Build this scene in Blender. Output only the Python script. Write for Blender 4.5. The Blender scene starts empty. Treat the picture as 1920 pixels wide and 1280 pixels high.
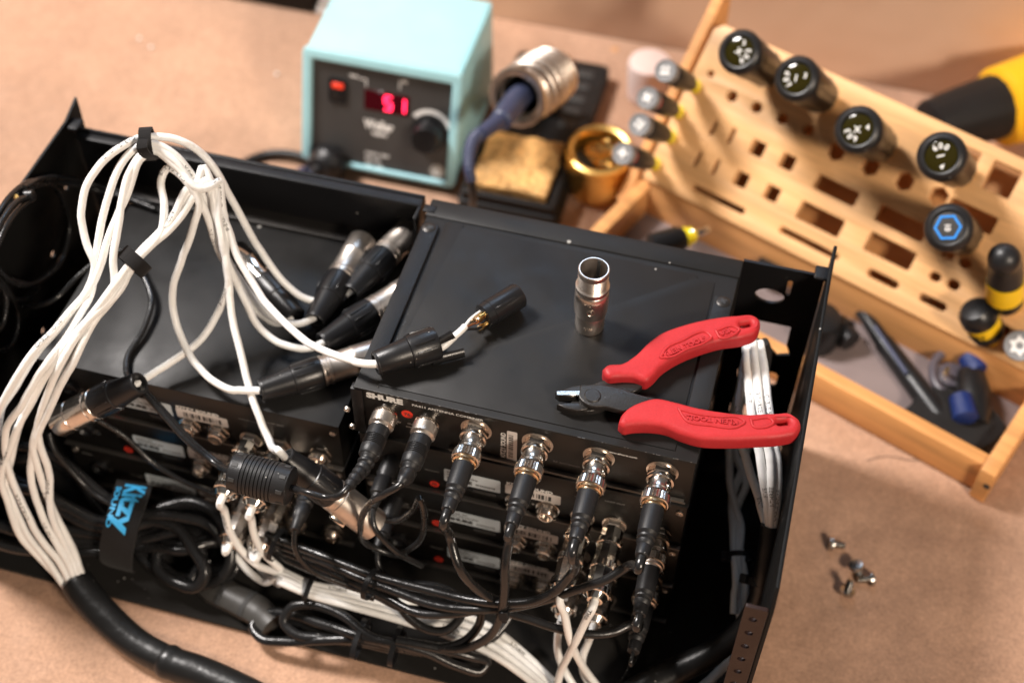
import bpy, bmesh, math, random
from mathutils import Vector, Matrix, noise
random.seed(7)
S = 0.001                                   # everything below is written in millimetres
scn = bpy.context.scene
COL = scn.collection
# ---------------------------------------------------------------- camera, world, lamps, exposure
CAM = Vector((207.9, -453.4, 632.5))
FW = Vector((-0.15749557, 0.61912971, -0.76933319)).normalized()
UP = Vector((-0.20645943, 0.74119569, 0.63875148)).normalized()
RT = FW.cross(UP).normalized()
UP = RT.cross(FW).normalized()
FPX = 2638.0
cd = bpy.data.cameras.new('camera'); co = bpy.data.objects.new('camera', cd); COL.objects.link(co)
cd.sensor_width = 36; cd.lens = FPX/1920*36; cd.clip_start = 0.02; cd.clip_end = 50
m = Matrix((RT, UP, -FW)).transposed().to_4x4(); m.translation = CAM*S; co.matrix_world = m
cd.dof.use_dof = True; cd.dof.focus_distance = 0.775; cd.dof.aperture_fstop = 3.9; cd.dof.aperture_blades = 9
scn.camera = co
w = bpy.data.worlds.new('World'); scn.world = w; w.use_nodes = True
nt = w.node_tree; bg = nt.nodes['Background']
tc = nt.nodes.new('ShaderNodeTexCoord'); sp = nt.nodes.new('ShaderNodeSeparateXYZ'); rp = nt.nodes.new('ShaderNodeValToRGB')
nt.links.new(tc.outputs['Generated'], sp.inputs[0]); nt.links.new(sp.outputs['Z'], rp.inputs[0]); nt.links.new(rp.outputs[0], bg.inputs[0])
rp.color_ramp.elements[0].position = 0.0; rp.color_ramp.elements[0].color = (0.30, 0.20, 0.14, 1)
rp.color_ramp.elements[1].position = 0.9; rp.color_ramp.elements[1].color = (0.55, 0.52, 0.50, 1)
bg.inputs[1].default_value = 0.24
def area(name, loc, target, size, power, color, sy=None):
    l = bpy.data.lights.new(name, 'AREA'); l.energy = power; l.color = color; l.size = size*S
    if sy: l.shape = 'RECTANGLE'; l.size_y = sy*S
    o = bpy.data.objects.new(name, l); COL.objects.link(o); o.location = Vector(loc)*S
    o.rotation_euler = (Vector(target)-Vector(loc)).to_track_quat('-Z', 'Y').to_euler(); return o
area('key_window_lamp', (-1380, 360, 1850), (50, 100, -60), 400, 112, (1.0, 0.94, 0.90), 520)
area('cool_window_lamp', (-250, 2000, 2000), (50, 60, -60), 900, 15, (0.55, 0.74, 1.0), 700)
area('warm_room_lamp', (1250, -1050, 1050), (150, 100, -100), 260, 34, (1.0, 0.84, 0.68), 260)
scn.view_settings.view_transform = 'Standard'; scn.view_settings.look = 'None'
scn.view_settings.exposure = 0.0; scn.view_settings.gamma = 1.0; scn.view_settings.use_curve_mapping = False
scn.cycles.use_denoising = True

# ---------------------------------------------------------------- places in the room seen from the camera
def ray(px, py): return (FW + RT*((px-960)/FPX) - UP*((py-640)/FPX))
def Pz(px, py, z):
    d = ray(px, py); return CAM + d*((z-CAM.z)/d.z)
def Py(px, py, y):
    d = ray(px, py); return CAM + d*((y-CAM.y)/d.y)
def Pl(px, py, o, n):
    d = ray(px, py); return CAM + d*((o-CAM).dot(n)/d.dot(n))
def PP(l): return [Pz(*p) for p in l]

# ---------------------------------------------------------------- materials
M = {}
def mat(name, col, rough=0.5, metal=0.0, bump=None, var=None, dust=0, streak=None, emit=None, coat=0, spec=None, trans=0, sheen=0):
    m = bpy.data.materials.new(name); m.use_nodes = True; M[name] = m
    t = m.node_tree; b = t.nodes['Principled BSDF']; L = t.links
    b.inputs['Base Color'].default_value = (*col, 1); b.inputs['Roughness'].default_value = rough; b.inputs['Metallic'].default_value = metal
    if spec is not None: b.inputs['Specular IOR Level'].default_value = spec
    if coat: b.inputs['Coat Weight'].default_value = coat; b.inputs['Coat Roughness'].default_value = 0.08
    if trans: b.inputs['Transmission Weight'].default_value = trans
    if sheen: b.inputs['Sheen Weight'].default_value = sheen
    if emit: b.inputs['Emission Color'].default_value = (*emit[0], 1); b.inputs['Emission Strength'].default_value = emit[1]
    tc = t.nodes.new('ShaderNodeTexCoord'); src = tc.outputs['Object']
    def nz(scale, detail=3, vec=None):
        n = t.nodes.new('ShaderNodeTexNoise'); n.inputs['Scale'].default_value = scale; n.inputs['Detail'].default_value = detail
        L.new(vec or src, n.inputs['Vector']); return n
    def mapr(v, a, b_, c, d):
        n = t.nodes.new('ShaderNodeMapRange'); L.new(v, n.inputs[0])
        for i, q in zip((1, 2, 3, 4), (a, b_, c, d)): n.inputs[i].default_value = q
        return n.outputs[0]
    colout = None
    def mult(colsock, fac):       # colour * scalar
        mx = t.nodes.new('ShaderNodeVectorMath'); mx.operation = 'SCALE'
        if colsock is None: mx.inputs[0].default_value = col
        else: L.new(colsock, mx.inputs[0])
        L.new(fac, mx.inputs['Scale']); return mx.outputs[0]
    if streak:                                   # (scale vector, amount)
        mp = t.nodes.new('ShaderNodeMapping'); L.new(src, mp.inputs[0]); mp.inputs['Scale'].default_value = streak[0]
        n = nz(1.0, 4, mp.outputs[0]); colout = mult(colout, mapr(n.outputs[0], .3, .7, 1-streak[1], 1+streak[1]))
        n = nz(7.0, 3, mp.outputs[0]); colout = mult(colout, mapr(n.outputs[0], .3, .7, 1-streak[1]*.5, 1+streak[1]*.5))
    if var:                                      # list of (scale, amount)
        for s_, a_ in var:
            n = nz(s_, 5); colout = mult(colout, mapr(n.outputs[0], .3, .7, 1-a_, 1+a_))
    if dust:
        v = t.nodes.new('ShaderNodeTexVoronoi'); v.inputs['Scale'].default_value = dust; L.new(src, v.inputs['Vector'])
        v.inputs['Randomness'].default_value = 1
        n = nz(dust*.31, 2)
        th = mapr(n.outputs[0], .5, .75, 0.0, 0.11)
        lt = t.nodes.new('ShaderNodeMath'); lt.operation = 'LESS_THAN'; L.new(v.outputs['Distance'], lt.inputs[0]); L.new(th, lt.inputs[1])
        mx = t.nodes.new('ShaderNodeMix'); mx.data_type = 'RGBA'; L.new(lt.outputs[0], mx.inputs[0])
        if colout is None: mx.inputs[6].default_value = (*col, 1)
        else: L.new(colout, mx.inputs[6])
        mx.inputs[7].default_value = (.32, .31, .29, 1); colout = mx.outputs[2]
    if colout is not None: L.new(colout, b.inputs['Base Color'])
    if rough > .12 and not emit:
        n = nz(45, 4); L.new(mapr(n.outputs[0], .3, .7, rough*.82, min(1, rough*1.18)), b.inputs['Roughness'])
    if bump:
        prev = None
        for s_, st in bump:
            n = nz(s_, 3); bn = t.nodes.new('ShaderNodeBump'); bn.inputs['Strength'].default_value = st; bn.inputs['Distance'].default_value = 1.0/s_*.6
            L.new(n.outputs[0], bn.inputs['Height'])
            if prev: L.new(prev, bn.inputs['Normal'])
            prev = bn.outputs[0]
        L.new(prev, b.inputs['Normal'])
    return m
mat('kraft', (.41, .250, .168), .85, spec=.2, bump=[(9, .25), (60, .12), (700, .22)], var=[(5, .10), (26, .07), (150, .08), (420, .15), (1300, .14)])
mat('wallpaint', (.60, .41, .29), .7, bump=[(5, .06)], var=[(2, .05)])
mat('powder', (.007, .007, .008), .42, spec=.28, bump=[(1400, .30), (6, .03)], dust=85)
mat('lid', (.012, .0117, .0117), .47, spec=.24, bump=[(2600, .22), (8, .03)], dust=60, var=[(20, .12)])
mat('steelblack', (.006, .006, .006), .5, spec=.16, bump=[(900, .2)], dust=110)
mat('brownsteel', (.020, .010, .008), .45, spec=.25, bump=[(900, .2)])
mat('felt', (.014, .013, .012), .95, bump=[(900, .8)], dust=180, sheen=.03, spec=.1)
mat('panelblack', (.007, .0065, .006), .36, spec=.35, bump=[(1800, .15)], dust=150)
mat('blackplastic', (.010, .010, .011), .33, spec=.4, bump=[(1500, .15)], dust=220)
mat('blackrubber', (.012, .012, .013), .42, spec=.4, bump=[(1200, .2)], dust=200)
mat('cord', (.012, .012, .0125), .27, bump=[(300, .12)], dust=160)
mat('shrink', (.009, .009, .009), .36, spec=.4, bump=[(50, .10), (500, .05)], dust=260)
mat('whitecable', (.80, .80, .785), .38, bump=[(160, .15)], var=[(60, .05), (500, .03)])
mat('ink', (.03, .03, .03), .6)
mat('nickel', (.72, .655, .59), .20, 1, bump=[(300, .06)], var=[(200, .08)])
mat('satin', (.70, .63, .565), .36, 1, bump=[(900, .12)], var=[(120, .12)])
mat('darknickel', (.42, .36, .30), .28, 1, var=[(150, .1)])
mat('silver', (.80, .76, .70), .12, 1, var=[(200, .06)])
mat('gold', (.95, .62, .22), .22, 1)
mat('palegold', (.80, .58, .36), .22, 1)
mat('solder', (.80, .68, .52), .25, 1)
mat('copper', (.75, .35, .16), .35, 1)
mat('steel', (.50, .48, .45), .25, 1, bump=[(700, .08)])
mat('darksteel', (.045, .042, .040), .40, .7, bump=[(900, .25)], dust=400)
mat('redgrip', (.42, .022, .026), .55, spec=.3, bump=[(1400, .28), (200, .1)], var=[(60, .07), (900, .06)])
mat('whiteprint', (.75, .74, .72), .5)
mat('greyprint', (.16, .155, .15), .5)
mat('redprint', (.75, .035, .015), .5)
mat('stickerwhite', (.62, .58, .55), .4, var=[(80, .06)])
mat('stickerblue', (.50, .56, .60), .35, var=[(80, .06)])
mat('grip', (.30, .29, .27), .45, var=[(200, .1)])
mat('greyplastic', (.045, .043, .040), .42, var=[(200, .1)])
mat('velcro', (.013, .012, .012), .9, spec=.15, bump=[(1600, .9)], sheen=.06, dust=300)
mat('blueprint', (.05, .42, .80), .6, var=[(900, .1)])
mat('bamboo', (.62, .30, .105), .5, streak=((4, 75, 75), .24), bump=[(400, .06)], var=[(25, .05)])
mat('bambooboard', (.66, .375, .165), .5, streak=((4, 60, 60), .20), bump=[(400, .06)], var=[(25, .04)])
mat('bamboodark', (.55, .27, .10), .5, streak=((4, 75, 75), .18))
mat('lining', (.20, .155, .15), .6, var=[(15, .2)])
mat('teal', (.35, .63, .69), .40, bump=[(500, .08)], var=[(30, .04)])
mat('facegrey', (.045, .043, .042), .45, bump=[(900, .2)], var=[(30, .1)])
mat('ledglass', (.05, .003, .006), .12)
mat('ledlit', (.8, .02, .08), .4, emit=((1.0, .02, .07), 7.0))
mat('ledswitch', (.8, .05, .02), .4, emit=((1.0, .05, .02), .35))
mat('bluerubber', (.035, .045, .095), .45, bump=[(600, .15)])
mat('sponge', (.58, .33, .12), .9, bump=[(260, .9), (60, .5)], var=[(45, .35), (160, .25), (14, .25)])
mat('brasspot', (.98, .66, .22), .32, 1, var=[(30, .08)])
mat('yellowclear', (.80, .62, .02), .15, coat=.5)
mat('amber', (.020, .016, .002), .1, spec=.4)
mat('yellow', (.85, .55, .01), .42, var=[(40, .05)])
mat('heatyellow', (.82, .42, .012), .4, var=[(20, .05)])
mat('greycap', (.20, .20, .205), .5)
mat('redplastic', (.5, .03, .02), .4)
mat('bluecord', (.003, .018, .11), .5, bump=[(900, .9)])
mat('greypurple', (.08, .07, .085), .4)
mat('cup', (.66, .52, .48), .45)
mat('blueled', (.03, .25, .75), .4)
mat('glassy', (.8, .72, .65), .12, trans=.6)
mat('boxblack', (.009, .008, .008), .55, spec=.3)
mat('whitespeck', (.8, .78, .74), .5)
mat('chassis', (.15, .14, .13), .35, .8)
# ---------------------------------------------------------------- objects
class MB:
    def __init__(s): s.v = []; s.f = []
    def add(s, vs, fs):
        k = len(s.v); s.v += [Vector(v) for v in vs]; s.f += [[k+i for i in f] for f in fs]; return s
    def bm(s, b, M_=None):
        b.verts.ensure_lookup_table(); k = len(s.v)
        for i, v in enumerate(b.verts): v.index = i
        s.v += [(M_ @ v.co) if M_ else v.co.copy() for v in b.verts]; s.f += [[k+v.index for v in f.verts] for f in b.faces]; b.free(); return s
    def box(s, x0, x1, y0, y1, z0, z1, bev=0, seg=2, M_=None):
        b = bmesh.new(); bmesh.ops.create_cube(b, size=1)
        for v in b.verts: v.co = Vector(((x0+x1)/2+v.co.x*(x1-x0), (y0+y1)/2+v.co.y*(y1-y0), (z0+z1)/2+v.co.z*(z1-z0)))
        if bev: bmesh.ops.bevel(b, geom=list(b.edges), offset=bev, segments=seg, affect='EDGES', profile=.5)
        return s.bm(b, M_)
    def lathe(s, prof, Mx=None, n=28, rf=None, cap0=True, cap1=True):
        """prof: (z, r) along local z; rf(theta_index, profile_index) scales the radius"""
        Mx = Mx or Matrix(); k = len(s.v)
        for j, (z, r) in enumerate(prof):
            for i in range(n):
                a = 2*math.pi*i/n; q = r*(rf(i, j) if rf else 1)
                s.v.append(Mx @ Vector((q*math.cos(a), q*math.sin(a), z)))
        for j in range(len(prof)-1):
            for i in range(n):
                i2 = (i+1) % n; s.f.append([k+j*n+i, k+j*n+i2, k+(j+1)*n+i2, k+(j+1)*n+i])
        if cap0: s.f.append([k+i for i in range(n)][::-1])
        if cap1: s.f.append([k+(len(prof)-1)*n+i for i in range(n)])
        return s
    def tube(s, path, r, n=12, cap=True, rf=None, flat=1):
        fr = frames(path); k = len(s.v); N = len(path)
        for j, (p, a, b) in enumerate(fr):
            q = r[j] if isinstance(r, (list, tuple)) else r
            for i in range(n):
                t = 2*math.pi*i/n; s.v.append(p + (a*math.cos(t)*flat + b*math.sin(t))*q*(rf(i, j) if rf else 1))
        for j in range(N-1):
            for i in range(n):
                i2 = (i+1) % n; s.f.append([k+j*n+i, k+j*n+i2, k+(j+1)*n+i2, k+(j+1)*n+i])
        if cap: s.f.append([k+i for i in range(n)][::-1]); s.f.append([k+(N-1)*n+i for i in range(n)])
        return s
    def ribbon(s, path, width_dir, wd, th, normals=None):
        """flat strap following path; width_dir per point or one vector"""
        k = len(s.v); N = len(path)
        for j, p in enumerate(path):
            t = (path[min(j+1, N-1)]-path[max(j-1, 0)]).normalized(); wv = width_dir[j] if isinstance(width_dir, list) else width_dir
            wv = (wv - t*wv.dot(t)).normalized(); nn = t.cross(wv).normalized()
            for a, b in ((-1, -1), (1, -1), (1, 1), (-1, 1)): s.v.append(p + wv*wd/2*a + nn*th/2*b)
        for j in range(N-1):
            for i in range(4):
                i2 = (i+1) % 4; s.f.append([k+j*4+i, k+j*4+i2, k+(j+1)*4+i2, k+(j+1)*4+i])
        s.f.append([k+3, k+2, k+1, k]); e = k+(N-1)*4; s.f.append([e, e+1, e+2, e+3]); return s
def frames(path):
    out = []; N = len(path); prev = None
    for j, p in enumerate(path):
        t = (path[min(j+1, N-1)]-path[max(j-1, 0)]).normalized()
        if prev is None:
            a = Vector((0, 0, 1)); a = a - t*a.dot(t)
            if a.length < .1: a = Vector((1, 0, 0)) - t*t.x
        else: a = prev - t*prev.dot(t)
        a.normalize(); prev = a; out.append((p, a, t.cross(a)))
    return out
def spline(pts, step=2.5, closed=False):
    pts = [Vector(p) for p in pts]; out = []
    n = len(pts)
    for i in range(n-1):
        p1, p2 = pts[i], pts[i+1]; p0 = pts[i-1] if i else p1*2-p2; p3 = pts[i+2] if i+2 < n else p2*2-p1
        d = max(2, int((p2-p1).length/step))
        # centripetal-ish tangents keep long/short neighbours smooth
        l1 = max((p2-p1).length, .01); l0 = max((p1-p0).length, .01); l2 = max((p3-p2).length, .01)
        m1 = ((p1-p0)/l0*l1 + (p2-p1)/l1*l0)/(l0+l1)*l1; m2 = ((p2-p1)/l1*l2 + (p3-p2)/l2*l1)/(l1+l2)*l1
        for k in range(d):
            t = k/d; out.append(p1*(2*t**3-3*t*t+1)+m1*(t**3-2*t*t+t)+p2*(-2*t**3+3*t*t)+m2*(t**3-t*t))
    out.append(pts[-1]); return out
def mesh_obj(name, me, material, parent=None, Mw=None):
    o = bpy.data.objects.new(name, me); COL.objects.link(o)
    if not me.materials: me.materials.append(M[material])
    if parent is not None: o.parent = parent
    if Mw is not None: o.matrix_world = Mw
    return o
def build(name, mb, material, parent=None, world=True, sharp=38, loc=None):
    """world=True: mb is in world mm; parent (an Empty or mesh) may be anywhere"""
    me = bpy.data.meshes.new(name)
    inv = None
    if parent is not None and world: inv = PM[parent.name].inverted()
    base = None
    if parent is None:
        base = Vector(loc) if loc is not None else Vector((sum(v.x for v in mb.v)/len(mb.v), sum(v.y for v in mb.v)/len(mb.v), min(v.z for v in mb.v)))
    vs = [(inv @ v) if inv else ((v-base) if base is not None else v) for v in mb.v]
    me.from_pydata([v*S for v in vs], [], mb.f); me.update()
    b = bmesh.new(); b.from_mesh(me); bmesh.ops.recalc_face_normals(b, faces=list(b.faces)); b.to_mesh(me); b.free()
    for p in me.polygons: p.use_smooth = True
    me.set_sharp_from_angle(angle=math.radians(sharp))
    o = mesh_obj(name, me, material, parent)
    if base is not None: o.location = base*S; PM[o.name] = Matrix.Translation(base)
    else: PM[o.name] = PM[parent.name]
    return o
PM = {}     # world matrix (mm) by object name
def tag(o, label=None, cat=None, group=None, kind=None):
    if label: o['label'] = label
    if cat: o['category'] = cat
    if group: o['group'] = group
    if kind: o['kind'] = kind
    return o
def thing(name, label, cat, Mx, group=None):
    if not isinstance(Mx, Matrix): Mx = Matrix.Translation(Vector(Mx))
    o = bpy.data.objects.new(name, None); COL.objects.link(o); o.empty_display_size = .01
    mm = Mx.copy(); mm.translation = Mx.translation*S; o.matrix_world = mm; PM[o.name] = Mx
    return tag(o, label, cat, group)
def frame(o, z, xh=Vector((1, 0, 0))):
    z = Vector(z).normalized(); x = (Vector(xh)-z*Vector(xh).dot(z)).normalized(); y = z.cross(x)
    m = Matrix((x, y, z)).transposed().to_4x4(); m.translation = Vector(o); return m
def curve_mesh(splines, ext, bev=0, res=2, off=0):
    c = bpy.data.curves.new('tmp', 'CURVE'); c.dimensions = '2D'; c.fill_mode = 'BOTH'
    for pts in splines:
        s = c.splines.new('POLY'); s.points.add(len(pts)-1)
        for i, p in enumerate(pts): s.points[i].co = (p[0]*S, p[1]*S, 0, 1)
        s.use_cyclic_u = True
    c.extrude = ext*S; c.bevel_depth = bev*S; c.bevel_resolution = res; c.offset = off*S
    o = bpy.data.objects.new('tmp', c); COL.objects.link(o)
    dg = bpy.context.evaluated_depsgraph_get(); me = bpy.data.meshes.new_from_object(o.evaluated_get(dg))
    bpy.data.objects.remove(o); bpy.data.curves.remove(c); me.materials.clear(); return me
def mesh_to_mb(me, Mx=None, sc=1000.0):
    mb = MB(); mb.v = [Vector(v.co)*sc for v in me.vertices]; mb.f = [list(p.vertices) for p in me.polygons]
    if Mx: mb.v = [Mx @ v for v in mb.v]
    return mb
def plate(splines, th, Mx, bev=0, res=2, off=None):
    """flat plate with holes; local z from 0 to th, rounded edges if bev"""
    me = curve_mesh(splines, max(th/2-bev, .001), bev, res, -bev if off is None else off)
    b = bmesh.new(); b.from_mesh(me); bmesh.ops.remove_doubles(b, verts=list(b.verts), dist=1e-6); b.to_mesh(me); b.free()
    mb = mesh_to_mb(me, Mx @ Matrix.Translation((0, 0, th/2))); bpy.data.meshes.remove(me); return mb
def text_mb(txt, size, Mx=None, bold=0, xs=1.0, th=.06, align='LEFT', shear=0, sp=1.0):
    c = bpy.data.curves.new('t', 'FONT'); c.body = txt; c.size = size*S; c.offset = bold*S; c.extrude = th*S/2; c.align_x = align; c.shear = shear; c.space_character = sp
    c.resolution_u = 2
    o = bpy.data.objects.new('t', c); COL.objects.link(o)
    dg = bpy.context.evaluated_depsgraph_get(); me = bpy.data.meshes.new_from_object(o.evaluated_get(dg))
    bpy.data.objects.remove(o); bpy.data.curves.remove(c)
    mb = mesh_to_mb(me); bpy.data.meshes.remove(me)
    for v in mb.v: v.x *= xs
    if Mx: mb.v = [Mx @ v for v in mb.v]
    return mb
def rrect(x0, x1, y0, y1, r, n=4):
    out = []
    for cx, cy, a0 in ((x1-r, y1-r, 0), (x0+r, y1-r, 90), (x0+r, y0+r, 180), (x1-r, y0+r, 270)):
        for i in range(n+1):
            a = math.radians(a0+90*i/n); out.append((cx+r*math.cos(a), cy+r*math.sin(a)))
    return out
def circ(x, y, r, n=20, a0=0): return [(x+r*math.cos(a0+2*math.pi*i/n), y+r*math.sin(a0+2*math.pi*i/n)) for i in range(n)]
REAR = lambda x, y, z: Matrix(((1, 0, 0, x), (0, 0, -1, y), (0, 1, 0, z), (0, 0, 0, 1)))     # text/plates on a rear panel: x right, local y up, facing -y
def knurl(n, amp, bands=None):
    return lambda i, j: (1+amp*(1 if (i % 2) else -1)) if (bands is None or j in bands) else 1
def dia(amp, bands):
    return lambda i, j: 1+amp*(1 if (i+j) % 2 else -1) if j in bands else 1

# ================================================================ the setting
build('table', MB().box(-1600, 1600, -1300, 578, -196, -184), 'kraft'); tag(bpy.data.objects['table'], kind='structure')
build('wall', MB().box(-1600, 1600, 579, 590, -196, 330), 'wallpaint'); tag(bpy.data.objects['wall'], kind='structure')
# ================================================================ the rack tray
T = thing('rack_case', 'open black steel rack case lying on brown paper, full of wiring', 'rack case', (0, 40, -184))
build('bottom_plate', plate([rrect(-249, 249, -77, 154, 2)], 3, Matrix.Translation((0, 0, -182.5))), 'felt', T)
for x0 in (-252.2, 250):
    prof = [(-79, -183), (-79, -4), (-72, 10), (150, 10), (168, 16), (166, -183)]
    holes = [circ(yy, zz, 2.6, 12) for yy, zz in ((130, -30), (95, -60), (60, -100))] if x0 < 0 else []
    Mx = Matrix(((0, 0, 1, x0), (1, 0, 0, 0), (0, 1, 0, 0), (0, 0, 0, 1)))
    build('side_panel', plate([prof]+holes, 2.2, Mx, .5, 1), 'steelblack', T)
    s = 1 if x0 > 0 else -1
    # folded top flange with rounded inner corner at the front end
    build('corner_bracket', MB().box(min(x0-s*9, x0)+1, max(x0-s*9, x0)+1, 147, 158, 5, 7.5, 1.1, 3), 'powder', T)
for x0 in (237.5, -250):     # rear rails with punched holes
    pts = [rrect(x0, x0+12, -182, -3, 1.0)]
    for k in range(12): pts.append(circ(x0+5.5, -14-14.5*k, 2.3, 14))
    build('rear_rail', plate(pts, 2.2, REAR(0, -77, 0)), 'brownsteel', T)
# front frame: plates at the far side with holes that show the table behind
hr = Py(1443, 555, 155); a = Py(1420, 600, 155); b_ = Py(1478, 655, 155)
xr = lambda p: (p.x, p.z)
right = [[(196, -178), (249, -178), (249, 1), (199, 1)], [(hr.x+9.2*math.cos(t*.35), hr.z+6.4*math.sin(t*.35)) for t in range(18)],
         [(209, -50), (236.5, -50), (236.5, -68), (240, -77), (232, -80), (226, -74), (209, -74)], rrect(228, 231, -22, -8, 1.4), rrect(210, 236, -112, -98, 3), rrect(210, 236, -152, -138, 3)]
build('front_ear', plate(right, 2, REAR(0, 157, 0)), 'powder', T)
left = [[(-249, -178), (-212, -178), (-212, 1), (-249, 1)], [(-232+7.5*math.cos(t*.35), -19+6*math.sin(t*.35)) for t in range(18)],
        [(-242, -40), (-231, -33), (-226, -38), (-219, -44), (-215, -58), (-221, -70), (-226, -58), (-238, -50)], [(-238, -86), (-230, -80), (-228, -88), (-236, -96)],
        rrect(-246.5, -244.5, -36, -30, .9), rrect(-246, -244, -14, -4, .9), rrect(-240, -237.5, -110, -102, 1.1)]
build('front_ear', plate(left, 2, REAR(0, 157, 0)), 'powder', T)
for yy, zz, mt in ((52, -30, 'steel'), (8, -66, 'steel'), (-20, -28, 'steel'), (112, -30, 'darksteel'), (-44, -92, 'darksteel')):
    build('bolt', MB().lathe([(0, 6), (1.2, 6), (1.2, 4.4), (3, 4.4), (3.6, 3.2)], frame((249.8, yy, zz), (-1, 0, 0)), 20), mt, T)
build('cross_bar', MB().box(-249, 249, 120, 135, -182, -176, .5), 'steelblack', T)
build('screw', MB().lathe([(0, 5), (5, 5), (5.5, 4)], frame((-206, 60, -180), (0, 0, 1)), 16), 'steel', T)
# thick felt liner edge visible along the rear
# ================================================================ blank filler panel
T = thing('filler_panel', 'plain black filler panel closing the slot beyond the white cables', 'panel', (-128, 157, -44))
mb = MB().box(-248, -6.5, 156, 158.5, -43.5, -.5, .5); build('panel', mb, 'powder', T)
build('top_flange', MB().box(-246, -7, 148.5, 155.8, -3, -1, .5), 'powder', T)
build('bottom_flange', MB().box(-240, -9, 143, 155.8, -43.4, -41.6, .5), 'darksteel', T)
build('end_tab', MB().box(-8.5, -6.5, 138, 155.5, -43, -1.5, .5), 'powder', T)

# ================================================================ rack units
def jack_nut(name, x, z, par, mt='nickel', y=-.2, hexr=6.6, L=7, r=4.9):
    Mx = frame((x, y, z), (0, -1, 0), (1, 0, 0)); q = build(name, MB().lathe([(0, 7.4), (.7, 7.4), (.8, 6.9)], Mx, 24), mt, par)
    build('hex_nut', MB().lathe([(.8, hexr), (3.6, hexr), (4.2, hexr-.7)], Mx, 6), mt, q)
    mb = MB().lathe([(4, r), (4.3, r-.3), (4.8, r), (5.3, r-.3), (5.8, r), (6.3, r-.3), (L, r), (L+.3, r-.8), (L+.1, r-1.6), (2, r-1.7)], Mx, 24, cap1=False)
    build('threaded_barrel', mb, mt, q)
    build('socket', MB().lathe([(2.0, r-1.65), (2.1, .2)], Mx, 20), 'ink', q); return q
def barcode(x, z, w_, h_, par, txt, rot=False, y=-.05, sd=1):
    st = build('barcode_label', plate([rrect(0, w_, 0, h_, 1)], .2, REAR(x, y, z)), 'stickerwhite', par)
    rnd = random.Random(sd); mb = MB(); q = w_*.14
    while q < w_*.86:
        ww = rnd.choice((.5, .8, 1.3, 1.8)); mb.box(x+q, x+q+ww, y-.3, y-.24, z+h_*.2, z+h_*.72); q += ww+rnd.choice((.5, .7, 1.0, 1.4))
    build('barcode', mb, 'ink', st)
    build('lettering', text_mb(txt, 3.6, REAR(x+w_*.02, y-.25, z+h_+.6), .14, 1.2), 'whiteprint', par)
    return st
def sticker(x, z, w_, h_, par, lines, mt='stickerblue'):
    st = build('rating_label', plate([rrect(0, w_, 0, h_, 1.2)], .2, REAR(x, -.05, z)), mt, par)
    mb = MB()
    for (tx, tz, s_, b_, t_) in lines: q = text_mb(t_, s_, REAR(x+tx, -.3, z+tz), b_, 1.15); mb.add(q.v, q.f)
    build('lettering', mb, 'ink', st)
def red_mark(x, z, par, r=3.0, txt='76'):
    st = build('red_sticker', MB().lathe([(0, r*1.12), (.15, r*1.12)], REAR(x, -.05, z) @ Matrix.Scale(1, 4), 28), 'redprint', par)
    build('lettering', text_mb(txt, r*1.05, REAR(x, -.25, z-r*.36), .08, 1.1, align='CENTER'), 'ink', st)
def receiver(x0, z1, label, group, jacks=True, sd=1, lid=True):
    """half-width transmitter: x0..x0+198, z from z1-43 to z1"""
    T = thing('rack_unit', label, 'audio device', (x0+99, 75, z1-43), group)
    build('body', MB().box(x0, x0+198, 0, 152, z1-42.6, z1-1, .7), 'panelblack', T)
    build('lid', MB().box(x0-.3, x0+198.3, -.8, 148, z1-1, z1, .45), 'lid', T)
    build('bottom_lip', MB().box(x0, x0+198, -3.4, -.1, z1-43, z1-41.9, .2), 'chassis', T)
    build('front_bezel', MB().box(x0, x0+198, 149, 155, z1-43, z1+.6, .8), 'powder', T)
    X = lambda v: x0+v
    barcode(X(90), z1-28.5, 34, 9, T, 'KITZY SOUND', sd=sd)
    sticker(X(52), z1-30.5, 35, 12.5, T, [(2, 9.4, 2.0, .07, 'MODEL P9T'), (2, 6.9, 2.0, .07, 'FREQ 506-542 MHz'), (2, 2, 4.4, .32, 'SHURE'), (19.5, 2.2, 2.4, .07, '3MA22378')])
    red_mark(X(45.5), z1-37, T, 2.7)
    mb = MB()
    for (tx, tz, s_, t_) in ((22, -24, 1.6, '12-15V'), (22, -27, 1.6, '400 mA'), (40, -24, 1.5, 'NETWORK'), (150, -13.5, 2.0, 'LOOP OUT'), (132, -16, 1.8, 'www.shure.com'), (8, -11, 1.7, 'POWER')):
        q = text_mb(t_, s_, REAR(X(tx), -.1, z1+tz), .03, 1.2); mb.add(q.v, q.f)
    build('lettering', mb, 'greyprint', T)
    build('vent_slot', MB().box(X(70), X(84), -.3, 0.2, z1-36, z1-33, .1), 'ink', T)
    build('power_socket', MB().lathe([(0, 5.5), (3, 5.5), (3.2, 5), (1, 4)], frame((X(19), -.1, z1-22), (0, -1, 0)), 24), 'blackplastic', T)
    for k, v in enumerate((97.5, 116.5)): jack_nut('audio_jack', X(v), z1-34.8, T, 'nickel')
    for k, v in enumerate((138, 157.5)): jack_nut('audio_jack', X(v), z1-35, T, 'satin')
    jack_nut('antenna_jack', X(184), z1-33.5, T, 'nickel', hexr=7.6)
    for v in (4, 194): build('screw', MB().lathe([(0, 2.2), (1, 2.1), (1.1, 1.2), (.6, .6)], frame((X(v), -.1, z1-8), (0, -1, 0)), 14), 'satin', T)
    return T
G = 'half-width audio units stacked in the rack'
receiver(-211, -44, 'uppermost half-width unit of the left stack under the white cables', G, sd=3)
receiver(-211, -88, 'second half-width unit down in the left stack, its lid hidden', G, sd=4)
receiver(-211, -132, 'lowest half-width unit of the left stack, in shadow near the coiled cables', G, sd=5)
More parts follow.
